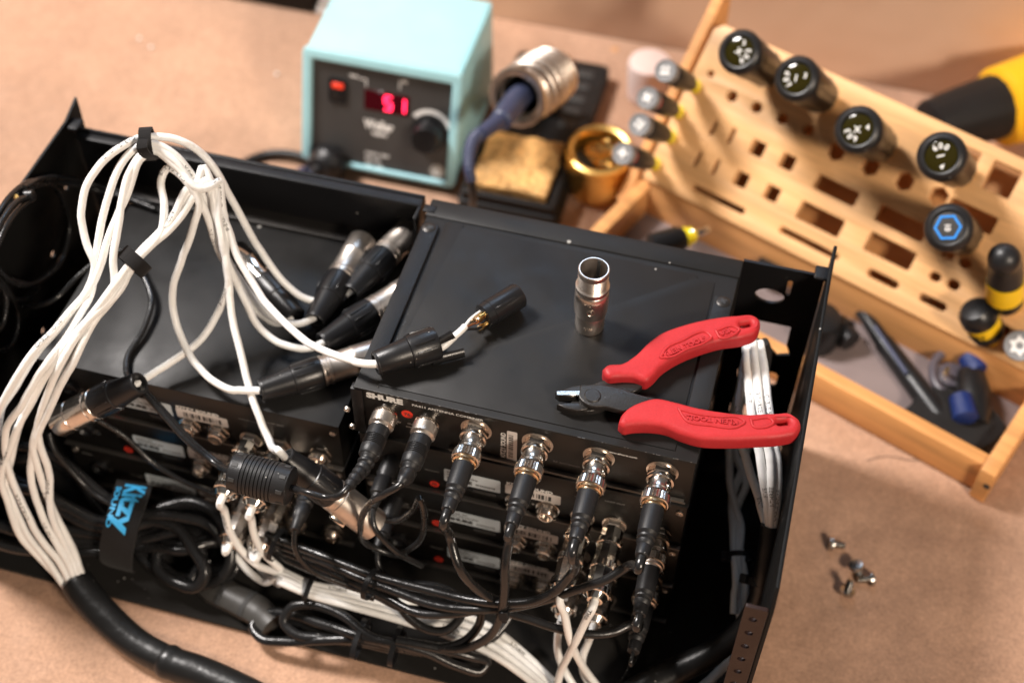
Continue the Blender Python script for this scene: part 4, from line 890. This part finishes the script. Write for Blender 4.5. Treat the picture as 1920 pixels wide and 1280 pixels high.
def big_driver(px, py, lab, top, items, R=15.4, HL=92, rot=0, hexm=False):
    u, v = uv(px, py, HL); Mx = MB_ @ Matrix.Translation((u, v, 0)); Q = Mx @ Matrix.Rotation(rot, 4, 'Z')
    T = thing('screwdriver', lab, 'screwdriver', Mx, GB)
    build('collar', MB().lathe([(-30, 3), (2, 3), (2.2, 6.5), (9, 7), (12, 8.5), (14, 9)], Mx, 20, rf=knurl(20, .03)), 'yellowclear', T)
    k = R/12.6
    def fl(i, j): return 1-.07*max(0, math.cos(6*2*math.pi*i/48))**2 if 2 <= j <= 7 else 1
    build('handle', MB().lathe([(10, 6*k), (13, 9.5*k), (20, 11.4*k), (32, 11.2*k), (48, 11.8*k), (62, 12.4*k), (74, 12.6*k), (80, 12.0*k), (81, 11.4*k)], Mx, 48, rf=fl), 'blackplastic', T)
    build('cap', MB().lathe([(79, 11.2*k), (80, 12.7*k), (HL-4.5, 13.2*k), (HL-1.5, 12.0*k), (HL-.2, 9.9*k), (HL-.5, 8.9*k), (HL-1.5, 8.6*k), (HL-3, 8.5*k)], Mx, 48), 'blackrubber', T)
    w_ = build('window', MB().lathe([(HL-3, 8.8*k), (HL-1.9, 8.7*k), (HL-1.2, 7*k), (HL-.9, 4*k), (HL-.8, .1)], Mx, 36), top, T)
    mb = MB()
    for (x, y, s_, t_, a) in items:
        q = text_mb(t_, s_, Q @ Matrix.Translation((x, y, HL-.75)) @ Matrix.Rotation(a, 4, 'Z') @ Matrix.Translation((0, -s_*.36, 0)), .13, 1, th=.15, align='CENTER'); mb.add(q.v, q.f)
    if hexm:
        o_, i_ = circ(0, 0, 7.4*k, 6), circ(0, 0, 6.0*k, 6)
        build('hexagon_mark', plate([o_, i_], .3, Q @ Matrix.Translation((0, 0, HL-.85))), 'blueled', w_)
    build('size_marking', mb, 'whiteprint', w_)
import functools
def arc(txt, r, a0, da, s_): return [(r*math.cos(a0+i*da), r*math.sin(a0+i*da), s_, ch, a0+i*da+(math.pi/2 if da > 0 else -math.pi/2)) for i, ch in enumerate(txt)]
big_driver(1385, 96, 'fat black driver with cross mark, topmost at the back edge of the stand', 'amber', arc('603', 6.7, -.2, .62, 5.4)+[(0, 0, 6.2, 'X', .4), (-3.4, 6, 5, '3', 1)], rot=-.6)
big_driver(1492, 146, 'fat black driver with slot mark and amber top, second along the back edge', 'amber', arc('607', 6.7, 3.0, .62, 5.4)+[(0, 0, 6.6, 'I', .2), (5.6, 3.6, 5, '3', .2)], rot=.1)
big_driver(1607, 242, 'fat black driver marked with a cross and 603, third along the back', 'amber', arc('603', 6.8, -1.0, -.62, 5.6)+[(0, 0, 6.4, 'X', .7), (4.2, 5.6, 5, '4', .6)], rot=-.3, R=15.8)
big_driver(1764, 292, 'fat black driver marked 600 with slot mark, fourth along the back', 'amber', arc('600', 6.7, 2.9, -.62, 5.6)+[(0, 0, 6.8, 'I', -.7), (5, -5, 5, '4', .2)], rot=-.2, R=15.8)
big_driver(1777, 426, 'fat black nut driver with blue hexagon mark reading 10 on its cap', 'ink', [(0, 0, 5.2, '10', -1.6)], rot=.5, R=15.4, hexm=True)
# yellow stubby tools at the right end
def stubby(px, py, lab, hl, txt):
    a_ = MB_ @ Vector((*uv(1858, 634, 0), 0)); b_ = MB_ @ Vector((*uv(1831, 586, 24), 24)); hl = (b_-a_).length+6; Mx = frame(a_, b_-a_, bu); T = thing('stubby_screwdriver', lab, 'screwdriver', Mx, 'yellow and black tools at the right end of the stand')
    build('handle', MB().lathe([(-4, 5), (3, 7), (8, 11.5), (hl*.62, 12.6), (hl*.66, 12.2)], Mx, 30), 'yellow', T)
    build('black_band', MB().lathe([(6, 11.6), (hl*.34, 12.7), (hl*.36, 12.5)], Mx, 30), 'blackrubber', T)
    build('cap', MB().lathe([(hl*.6, 12.4), (hl*.66, 13.2), (hl*.85, 12.8), (hl*.97, 9.5), (hl, 4), (hl, .1)], Mx, 30), 'blackplastic', T)
    q = text_mb(txt, 7, None, .15, 1, th=.3, align='CENTER')
    for v_ in q.v: a = -1.9+v_.x/12.4; v_.x, v_.y, v_.z = 12.7*math.cos(a), 12.7*math.sin(a), hl*.44+v_.y-2
    q.v = [Mx @ v_ for v_ in q.v]; build('lettering', q, 'ink', T)
stubby(1836, 600, 'short yellow screwdriver with a round black top, front right of the stand', 34, 'STUBBY')
u, v = uv(1890, 560, 0); p0 = MB_ @ Vector((u, v, 0)); d_ = Pz(1882, 486, 20)-p0
T = thing('snips', 'tall yellow and black tool leaning at the right edge of the stand', 'hand tool', p0, 'yellow and black tools at the right end of the stand')
tip = MB_ @ Vector((*uv(1880, 484, 74), 74)); p = spline([p0-bn*8, p0+bn*20, tip-bn*12, tip], 2.5); n_ = len(p)
build('grip', MB().tube(p, [10.5+1.8*math.sin(math.pi*min(1, i/n_*1.1)) for i in range(n_-3)]+[10.5, 8, 4], 24), 'blackrubber', T)
build('yellow_band', MB().tube(p[int(n_*.42):int(n_*.62)], 12.9, 24), 'yellow', T)
build('yellow_heel', MB().tube(p[0:int(n_*.2)], 11.6, 24), 'yellow', T)
u, v = uv(1912, 648, 30); Mx = MB_ @ Matrix.Translation((u, v, 0))
T = thing('star_driver', 'grey driver cap with a white star mark, cut by the right frame edge', 'screwdriver', Mx)
c = build('cap', MB().lathe([(0, 8), (20, 10), (22, 10.6), (28, 10.8), (30, 10), (29.6, 8.6), (29.4, .1)], Mx, 54, rf=knurl(54, .016, (2, 3))), 'greycap', T)
st_ = [( (7.6 if i % 2 == 0 else 4.8)*math.cos(i*math.pi/6), (7.6 if i % 2 == 0 else 4.8)*math.sin(i*math.pi/6)) for i in range(12)]
build('star_mark', plate([st_, circ(0, 0, 2.6, 14)], .5, Mx @ Matrix.Translation((0, 0, 29.3))), 'whiteprint', c)
# ---------------------------------------------------------------- things lying in the tray (local stand coordinates)
zt = -184+7
def cyl(name, a, b, prof, mt, par, n=24, **k):
    a, b = V3(a), V3(b); L = (b-a).length; return build(name, MB().lathe([(z*L, r) for z, r in prof], frame(a, b-a, (0, 0, 1)), n, **k), mt, par)
T = thing('marker_pen', 'long black marker pen lying across the bamboo tray', 'marker pen', Pz(1690, 680, zt))
cyl('barrel', (1655, 640, zt+8), (1775, 800, zt+8), [(0, 5.4), (.02, 7.5), (.9, 8.6), (1, 7)], 'blackplastic', T)
cyl('cap', (1600, 560, zt+8), (1662, 650, zt+8), [(0, 3.4), (.05, 4.8), (.5, 5.6), (1, 6.8), (1, 5)], 'blackplastic', T)
cyl('clip', (1640, 612, zt+15), (1700, 700, zt+16), [(0, 1.4), (1, 1.6)], 'bluerubber', T, 10)
T = thing('rotary_cap', 'stubby black plastic knob lying in the tray left of the marker', 'cap', Pz(1588, 628, zt))
cyl('body', (1562, 604, zt+10), (1596, 640, zt+10), [(0, 6), (.1, 9.5), (.55, 11.4), (.6, 9.2), (1, 8.4), (1, 6)], 'blackplastic', T)
T = thing('torch', 'dark blue handled torch deep in the tray corner', 'torch', Pz(1850, 760, zt))
cyl('body', (1820, 700, zt+12), (1830, 800, zt+10), [(0, 10), (.4, 13), (.7, 12), (1, 9)], 'blackplastic', T)
cyl('grip', (1815, 665, zt+18), (1835, 700, zt+16), [(0, 5), (.1, 8.5), (.9, 8.5), (1, 5)], 'bluecord', T, 20)
cyl('lower_grip', (1800, 740, zt+19), (1812, 790, zt+18), [(0, 4), (.1, 8), (.9, 9), (1, 5)], 'bluecord', T, 20)
T = thing('tape_reel', 'grey-purple plastic reel with a small gold pin in the tray', 'reel', Pz(1775, 705, zt))
rc = Pz(1788, 700, zt+10); build('ring', MB().tube([rc+Vector((15*math.cos(t*.21), 21*math.sin(t*.21), 0)) for t in range(31)], 3.4, 10), 'greypurple', T)
build('hub', MB().lathe([(0, 11), (7, 11), (8, 9)], Matrix.Translation(rc-Vector((0, 0, 8))), 24), 'greypurple', T)
cyl('pin', (1773, 700, zt+10), (1777, 690, zt+20), [(0, 1.8), (1, 1.6)], 'gold', T, 10)
T = thing('black_pouch', 'black folded pouch filling the right end of the tray', 'pouch', Pz(1850, 780, zt))
b = bmesh.new(); bmesh.ops.create_icosphere(b, subdivisions=4, radius=1)
pc = MS @ Vector((-46, 36, 14))
for v_ in b.verts:
    c = v_.co; c.x = max(-.85, min(.85, c.x)); c.y = max(-.8, min(.8, c.y)); q = noise.noise(c*2.2)*.18; v_.co = pc + eX*(c.x*36*(1+q)) + eY*(c.y*28*(1+q)) + Vector((0, 0, c.z*(9+q*10)))
build('pouch', MB().bm(b), 'velcro', T, sharp=80)
# ---------------------------------------------------------------- behind the case
T = thing('screwdriver', 'yellow-collared driver lying behind the combiner, steel tip pointing right', 'screwdriver', Pz(1270, 450, -150))
cyl('handle', (1215, 465, -120), (1282, 446, -120), [(0, 6), (.1, 10), (.8, 10.5), (1, 8)], 'blackplastic', T)
cyl('collar', (1280, 447, -120), (1304, 439, -120), [(0, 7), (.3, 8), (.5, 5.4), (.7, 6.6), (1, 4)], 'yellowclear', T)
cyl('shaft', (1300, 440, -120), (1330, 429, -120), [(0, 2.6), (.9, 3), (1, 2)], 'silver', T)
q = Pz(1448, 512, -170); T = thing('plastic_lid', 'round flat black lid peeking over the perforated ear of the case', 'lid', q)
build('disc', MB().lathe([(0, 12.5), (1, 13.5), (7, 13.5), (8.5, 12.5), (9, .1)], Matrix.Translation(q), 36), 'boxblack', T)
T = thing('black_bottle', 'black rounded cap peeking out past the right wall of the case', 'bottle cap', Pz(1545, 590, -180))
build('cap', MB().lathe([(0, 17), (20, 17.5), (26, 15), (28, 9)], Matrix.Translation(Pz(1540, 590, -150)-Vector((0, 0, 28))), 30), 'blackplastic', T)
# heat gun
T = thing('heat_gun', 'yellow heat gun with black ribbed barrel lying behind the stand', 'heat gun', Pz(1850, 220, -184))
a_, b_ = Pz(1738, 238, -128), Pz(1882, 196, -128)
cyl('barrel', a_, b_, [(0, 17), (.03, 21), (.4, 24), (.95, 27), (1, 27)], 'boxblack', T, 40, rf=lambda i, j: 1+.015*math.sin(i*2.2))
c_ = Pz(1868, 202, -128); d2 = (b_-a_).normalized()
cyl('body', c_, c_+d2*110, [(0, 27.6), (.03, 33), (.4, 36), (.9, 34), (1, 26)], 'heatyellow', T, 44)
Mx = frame(c_+d2*16, (CAM-(c_+d2*20))-d2*(CAM-(c_+d2*20)).dot(d2), d2); q = text_mb('WAGNER', 9, Mx @ Matrix.Translation((0, 8, 33.8)), .4, 1.2, th=.4)
build('lettering', q, 'ink', T)
build('handle', MB().tube([c_+d2*80+Vector((0, 10, -8)), c_+d2*95+Vector((10, 50, -25)), c_+d2*105+Vector((20, 95, -33))], 18, 20), 'heatyellow', T)
# pale cup
T = thing('cup', 'pale plastic cup standing behind the small precision drivers', 'cup', Pz(1205, 185, -184))
cb = Pz(1212, 180, -184); build('cup', MB().lathe([(0, 15), (2, 17), (34, 19), (38, 18), (39.5, 15), (40, .1)], Matrix.Translation(Vector((cb.x, cb.y, -184))), 36), 'cup', T)
# ================================================================ soldering station
yb = 347.0; x0, x1 = -176, -47
T = thing('soldering_station', 'pale turquoise soldering station with dark front and red digital readout', 'soldering station', (-112, 400, -184))
tl = 22      # the front leans back
MF = Matrix(((1, 0, 0, x0), (0, math.sin(math.radians(tl*.8)), -math.cos(math.radians(tl*.8)), yb), (0, math.cos(math.radians(tl*.8)), math.sin(math.radians(tl*.8)), -176), (0, 0, 0, 1)))
# shell: profile of the side extruded across
prof = [(yb-2, -179), (yb+26, -84), (yb+108, -76), (yb+118, -80), (yb+122, -179)]
side = plate([prof], x1-x0, Matrix(((0, 0, 1, x0), (1, 0, 0, 0), (0, 1, 0, 0), (0, 0, 0, 1))), 2.5, 3); build('shell', side, 'teal', T)
W_ = x1-x0; FH = 98
fr = plate([rrect(-2, W_+2, -1, FH, 5), rrect(6, W_-6, 3, FH-9, 2)], 7, MF @ Matrix.Translation((0, 0, 0)), 1.5, 3); build('bezel', fr, 'teal', T)
face = build('front_panel', MB().box(5, W_-5, 2, FH-8, .5, 3.5, .4, 1, MF), 'facegrey', T)
for k in range(22): build('vent_rib', MB().box(x1-.6, x1+1.6, yb+32+k*3.6, yb+34+k*3.6, -86-k*.0, -78+.1*k, .4), 'teal', T)
build('base', MB().box(x0+4, x1-2, yb-1, yb+118, -184, -178, 2), 'blackplastic', T)
def fp(px, py): # panel coordinates of a spot on the front
    o_ = MF @ Vector((0, 0, 3.5)); n_ = (MF.to_3x3() @ Vector((0, 0, 1))); q = MF.inverted() @ Pl(px, py, o_, n_); return q.x, q.y
def fbox(px0, py0, px1, py1, z0, z1, mtn, nm, par=None, bev=.4):
    a = fp(px0, py0); b = fp(px1, py1); return build(nm, MB().box(min(a[0], b[0]), max(a[0], b[0]), min(a[1], b[1]), max(a[1], b[1]), z0, z1, bev, 1, MF), mtn, par or T)
u, v = fp(634, 170); build('switch_frame', plate([rrect(u-7.5, u+7.5, v-10, v+10.5, 1), rrect(u-5.6, u+5.6, v-8, v+8.5, .6)], 2, MF @ Matrix.Translation((0, 0, 3))), 'blackplastic', T)
sw = build('rocker_switch', MB().box(u-5.2, u+5.2, v-7.6, v+8, 3, 5, .8, 2, MF), 'blackplastic', T)
build('switch_light', MB().box(u-4.8, u+4.8, v+2.4, v+7, 4.4, 5.6, .5, 1, MF), 'ledswitch', sw)
u, v = fp(725, 193); dsp = build('display', MB().box(u-19, u+19, v-8.5, v+8.5, 3.3, 4.0, .2, 1, MF), 'ledglass', T)
def seg(cx, cy, w_, h_, on):
    mb = MB(); t = 1.5; S_ = {'a': (0, h_/2, w_, t), 'g': (0, 0, w_, t), 'd': (0, -h_/2, w_, t), 'f': (-w_/2, h_/4, t, h_/2), 'b': (w_/2, h_/4, t, h_/2), 'e': (-w_/2, -h_/4, t, h_/2), 'c': (w_/2, -h_/4, t, h_/2)}
    for k in on: x, y, a, b = S_[k]; mb.box(cx+x-a/2, cx+x+a/2, cy+y-b/2, cy+y+b/2, 4.1, 4.5, 0, 1, MF)
    build('lit_digit', mb, 'ledlit', dsp)
seg(u+1.5, v, 5.6, 11, 'afgcd'); seg(u+13, v, 4.6, 11, 'bc')
mb = text_mb('Weller', 10.5, MF @ Matrix.Translation((fp(683, 238)[0], fp(683, 238)[1], 3.6)), .45, .82, th=.2)
q = text_mb('WESD51', 3.6, MF @ Matrix.Translation((fp(697, 252)[0], fp(697, 252)[1], 3.6)), .2, 1, th=.2); mb.add(q.v, q.f)
for i, t_ in enumerate(('DIGITAL TEMP', 'ESD SAFE', '350F - 850F', '120V 60Hz')):
    a = fp(685, 286+i*11); q = text_mb(t_, 2.9, MF @ Matrix.Translation((a[0], a[1]-1, 3.6)), .14, 1.1, th=.2); mb.add(q.v, q.f)
a = fp(668, 146); q = text_mb('TEMP', 3, MF @ Matrix.Translation((a[0]-6, a[1], 3.6)), .15, 1, th=.2); mb.add(q.v, q.f)
mb.box(a[0]+2, a[0]+9, a[1]-.4, a[1]+.5, 3.6, 3.8, 0, 1, MF); mb.box(a[0]+8.2, a[0]+9, a[1]-6, a[1]-.4, 3.6, 3.8, 0, 1, MF)
a = fp(756, 158); q = text_mb('F/C', 3, MF @ Matrix.Translation((a[0]-1, a[1]+1, 3.6)), .2, 1, th=.2); mb.add(q.v, q.f); mb.box(a[0]-3, a[0]-2.2, a[1]-5, a[1]+3, 3.6, 3.8, 0, 1, MF)
build('lettering', mb, 'whiteprint', T)
u, v = fp(806, 248)
arcp = [(u+19.5*math.cos(t), v+19.5*math.sin(t)) for t in [math.radians(20+10*i) for i in range(13)]]+[(u+15.7*math.cos(t), v+15.7*math.sin(t)) for t in [math.radians(140-10*i) for i in range(13)]]
build('dial_scale', plate([arcp], .25, MF @ Matrix.Translation((0, 0, 3.5))), 'whiteprint', T)
build('knob', MB().lathe([(0, 15.5), (3, 15.5), (4, 12.5), (15, 11.5), (16.5, 10.5), (16.6, .1)], MF @ Matrix.Translation((u, v-1, 3.6)), 40, rf=knurl(40, .012, (2, 3))), 'blackplastic', T)
u, v = fp(820, 322); build('badge', MB().lathe([(0, 6.6), (.3, 6.6)], MF @ Matrix.Translation((u, v, 3.5)), 28), 'grip', T)
build('badge_mark', plate([[(u-4.5, v-3), (u+4.5, v-3), (u, v+4.8)], [(u-1.5, v-1.4), (u+1.5, v-1.4), (u, v+1.2)]], .2, MF @ Matrix.Translation((0, 0, 3.9))), 'whiteprint', T)
u, v = fp(628, 296); jp = MF @ Vector((u, v, 4)); jn = (MF.to_3x3() @ Vector((0, 0, 1)))
build('socket_ring', MB().lathe([(0, 12.5), (3, 12.5), (4, 11)], frame(jp, jn), 32), 'blackplastic', T)
T = thing('iron_lead', 'black round plug and lead of the iron in the station front', 'cord', jp)
build('plug', MB().lathe([(3, 14), (6, 16), (15, 15.5), (17, 13.5), (24, 11), (25, 6), (32, 4)], frame(jp, jn+Vector((-.25, 0, -.1))), 36, rf=knurl(36, .01, (1, 2))), 'blackrubber', T)
e_ = jp+(jn+Vector((-.25, 0, -.1))).normalized()*30
build('cord', MB().tube(spline([e_, e_+jn*8+Vector((-10, 0, -4)), Pz(575, 320, -150), Pz(560, 330, -178), Pz(610, 360, -180)], 3), 2.8, 10), 'bluerubber', T)
cordthing('black mains cord looping left of the soldering station on the paper', [[(600, 330, -178), (575, 297, -176), (530, 288, -178), (490, 292, -180), (460, 305, -180), (430, 335, -180), (420, 370, -180)]], 3.6, mt='blackrubber')
# ================================================================ iron holder with spring, sponge and iron
T = thing('iron_holder', 'black soldering iron holder with coiled steel spring and sponge tray', 'iron holder', (5, 430, -184))
HX0, HX1, HY0, HY1 = -38, 46, 322, 520
build('base', plate([rrect(HX0, HX1, HY0, HY1, 6)], 16, Matrix.Translation((0, 0, -184)), 2, 3), 'boxblack', T)
build('sponge_tray', plate([rrect(HX0+3, HX1-3, HY0+3, HY0+80, 3), rrect(HX0+6, HX1-9, HY0+8, HY0+76, 2)], 9, Matrix.Translation((0, 0, -169)), 1, 2), 'boxblack', T)
for k in range(5): build('slot', MB().box(20, 34, 430+k*17, 439+k*17, -168.2, -167.6, .1), 'ink', T)
b = bmesh.new(); bmesh.ops.create_grid(b, x_segments=46, y_segments=50, size=1)
r_ = bmesh.ops.extrude_face_region(b, geom=list(b.faces)); vs = [g for g in r_['geom'] if isinstance(g, bmesh.types.BMVert)]
for v_ in b.verts: v_.co.z = -1
for v_ in vs: v_.co.z = 1
for v_ in b.verts:
    c = v_.co; x = 2+c.x*31; y = HY0+43+c.y*32; z = -166+ (c.z*6 if c.z > 0 else -3)
    n1 = noise.noise(Vector((x*.08, y*.08, 0))); n2 = noise.noise(Vector((x*.35, y*.35, 5)))
    if c.z > 0: z += n1*1.6+n2*1.4-(2.5*max(0, noise.noise(Vector((x*.15, y*.15, 9)))))
    e = 1+.03*noise.noise(Vector((x*.1, y*.1, 3))); v_.co = Vector((2+(x-2)*e, y+n1*.8, z+4))
build('sponge', MB().bm(b), 'sponge', T, sharp=60)
# bracket and spring axis
sa = Pz(972, 182, -92); sb = Pz(1046, 132, -116)
ax_ = (sb-sa).normalized(); L = 62; Mx = frame(sa, ax_, (0, 0, 1)) @ Matrix.Diagonal((1.22, 1.22, 1.05, 1))
build('bracket', MB().box(-6, 18, 440, 448, -170, -110, 2), 'boxblack', T)
build('bracket_arm', MB().tube([sa+ax_*30+Vector((0, 0, -14)), Vector((8, 444, -140)), Vector((8, 446, -168))], 6, 14), 'boxblack', T)
f_ = build('funnel', MB().lathe([(-2, 15), (-3, 17.5), (-2.5, 19.6), (0, 20), (2, 19.0), (5, 17.2), (7, 17.0), (7, 15.6), (2, 15.5)], Mx, 44, cap0=False, cap1=False), 'satin', T)
sp2 = []
turns = 5.5; n_ = int(turns*36)
for i in range(n_+1):
    t = i/n_; a = t*turns*2*math.pi; r = 17.2+1.6*math.sin(t*3.0); sp2.append(Mx @ Vector((r*math.cos(a), r*math.sin(a), 7+t*52)))
build('spring', MB().tube(sp2, 2.7, 10), 'satin', T)
build('inner_sleeve', MB().lathe([(6, 12.6), (56, 12.6), (58, 12), (58, 3)], Mx, 36, cap0=False), 'boxblack', T)
build('end_screw', MB().lathe([(56, 3.4), (66, 3.4), (66.5, 5), (71, 5), (72, 3.6)], Mx @ Matrix.Translation((8, 4, 0)), 18), 'silver', T)
T = thing('soldering_iron', 'dark blue soldering iron resting in the coiled spring holder', 'soldering iron', sa)
hp = spline([sa+ax_*26, sa+ax_*4, Pz(955, 205, -84), Pz(938, 228, -78)], 2); n_ = len(hp)
build('handle', MB().tube(hp, [8+1.4*math.sin(math.pi*i/n_) for i in range(n_-2)]+[8.6, 6.5], 24), 'bluerubber', T)
sh_ = spline([Pz(944, 222, -80), Pz(920, 238, -76), Pz(902, 252, -74)], 1.5); n_ = len(sh_); build('neck', MB().tube(sh_, [6.6-1.4*i/n_ for i in range(n_)], 20), 'bluerubber', T)
sr = spline([Pz(905, 248, -75), Pz(888, 262, -74), Pz(880, 290, -78), Pz(880, 318, -84), Pz(885, 340, -92)], 1.1); n_ = len(sr)
build('strain_relief', MB().tube(sr, [(5.6-1.6*i/n_)*(1.0 if i % 3 else .86) for i in range(n_)], 18), 'bluerubber', T)
build('cord', MB().tube(spline([Pz(884, 336, -91), Pz(887, 362, -104), Pz(884, 392, -130), Pz(860, 420, -165), Pz(830, 440, -180)], 2.5), 3.0, 12), 'blackrubber', T)
# ================================================================ brass wool pot
bp = Vector((66, 386, -184)); T = thing('brass_wool_pot', 'round golden pot of brass wool beside the sponge tray', 'tip cleaner', bp)
Mx = Matrix.Translation(bp) @ Matrix.Rotation(.12, 4, 'X')
pot = build('pot', MB().lathe([(1, 22), (2, 25), (12, 28.5), (24, 28.5), (36, 26.5), (40, 26.4), (42, 27.4), (45, 26.6), (46, 24.4), (45, 21.6), (41, 20.4), (22, 20), (12, 19)], Mx, 64), 'brasspot', T)
build('dark_inside', MB().lathe([(30, 19.9), (30.2, .1)], Mx, 30), 'ink', pot)
rnd = random.Random(11)
for k in range(16):
    pts = []; c = Vector((rnd.uniform(-7, 7), rnd.uniform(-7, 7), 37+rnd.uniform(0, 5)))
    r0 = rnd.uniform(5, 9); ph = rnd.uniform(0, 6); tx, ty = rnd.uniform(-.6, .6), rnd.uniform(-.6, .6)
    for i in range(26):
        a = ph+i*.3; r = r0*(1+.15*math.sin(i*.9)); q = c+Vector((r*math.cos(a), r*math.sin(a), (tx*math.cos(a)+ty*math.sin(a))*5))
        if q.xy.length > 18: q.xy = q.xy.normalized()*18
        pts.append(Mx @ q)
    if k == 0: WO = MB()
    tn = [pts[0]-pts[1]]
    WO.ribbon(pts, Vector((rnd.uniform(-1, 1), rnd.uniform(-1, 1), 1)), 1.7, .35)
tag(build('brass_wool', WO, 'gold', T), kind='stuff')
# ================================================================ loose things on the paper
GSC = 'loose machine screws on the paper'
for i, (px, py, hx, hy, lb) in enumerate(((1553, 1018, 1578, 1022, 'loose steel screw farthest up of the four on the paper'), (1604, 1056, 1610, 1072, 'loose steel screw standing on its thread, middle of the group'), (1640, 1084, 1612, 1086, 'loose steel screw lying on its side at the right of the group'), (1590, 1110, 1592, 1092, 'loose steel screw at the bottom of the group of four'))):
    a, b = Pz(px, py, -180.2), Pz(hx, hy, -181.5)
    if i == 1: a, b = Pz(1604, 1056, -174), Pz(1610, 1074, -183)
    if i == 3: a, b = Pz(1588, 1112, -181), Pz(1593, 1096, -174)
    d_ = (b-a).normalized(); Mx = frame(a, d_, (0, 0, 1)); Mx = Mx @ Matrix.Scale(1.3, 4); T = thing('screw', lb, 'screw', a, GSC)
    hd = build('head', MB().lathe([(0, 2.4), (.2, 3.6), (1.2, 4.0), (2.2, 4.0), (2.4, 1.9)], Mx, 24), 'steel', T)
    build('cross_slot', MB().box(-2, 2, -.35, .35, -.08, .2, 0, 1, Mx).box(-.35, .35, -2, 2, -.09, .2, 0, 1, Mx), 'ink', hd)
    pr = []; z = 2.3
    while z < 8.6: pr += [(z, 2.0), (z+.3, 1.65)]; z += .6
    build('thread', MB().lathe(pr+[(9, 1.2)], Mx, 16), 'steel', T)
for i, (px, py, lb) in enumerate(((262, 75, 'tiny white crumb on the paper, left one of the close pair'), (284, 91, 'tiny white crumb on the paper, right one of the close pair'), (519, 141, 'tiny white crumb alone on the paper near the turquoise station'))):
    q = Pz(px, py, -184); b = bmesh.new(); bmesh.ops.create_icosphere(b, subdivisions=2, radius=1.7)
    for v_ in b.verts: v_.co = q+Vector((0, 0, 1))+v_.co*(1+.3*noise.noise(v_.co*2))
    tag(build('crumb', MB().bm(b), 'whitespeck', sharp=60), lb, 'crumb', 'white crumbs on the paper')
q = Pz(1153, 93, -184); tag(build('knot', MB().lathe([(0, 3.2), (.5, 2.6)], Matrix.Translation(q), 18), 'bamboodark'), 'small brown spot of glue on the paper beyond the spring holder', 'glue spot')
T = thing('equipment_case', 'black case at the top edge left of the turquoise station', 'case', (-300, 560, -184))
a_, b_ = Pz(395, 0, -184), Pz(590, 30, -184)
build('body', MB().box(-400, b_.x, b_.y+2, 577, -184, -150, 2), 'boxblack', T)
build('lid', MB().box(-400, b_.x+1, b_.y+1, 577, -149, -140, 2), 'boxblack', T)
# crumpled clear film
T = None
b = bmesh.new(); bmesh.ops.create_icosphere(b, subdivisions=4, radius=1); q = Pz(625, 14, -172)
for v_ in b.verts:
    n_ = noise.noise(v_.co*2.6)*.5+noise.noise(v_.co*6)*.25; v_.co = q+Vector((v_.co.x*13, v_.co.y*15, max(v_.co.z, -.8)*11))*(1+n_)
tag(build('crumpled_film', MB().bm(b), 'glassy', sharp=25), 'crumpled clear plastic film beside the black case', 'plastic film')

p = spline([Pz(1625, 862, -183.6), Pz(1665, 855, -183.4), Pz(1710, 862, -182.8), Pz(1760, 853, -183.4)], 2)
tag(build('dark_fibre', MB().tube(p, .22, 6), 'ink'), 'thin dark fibre lying on the paper below the bamboo tray', 'fibre')
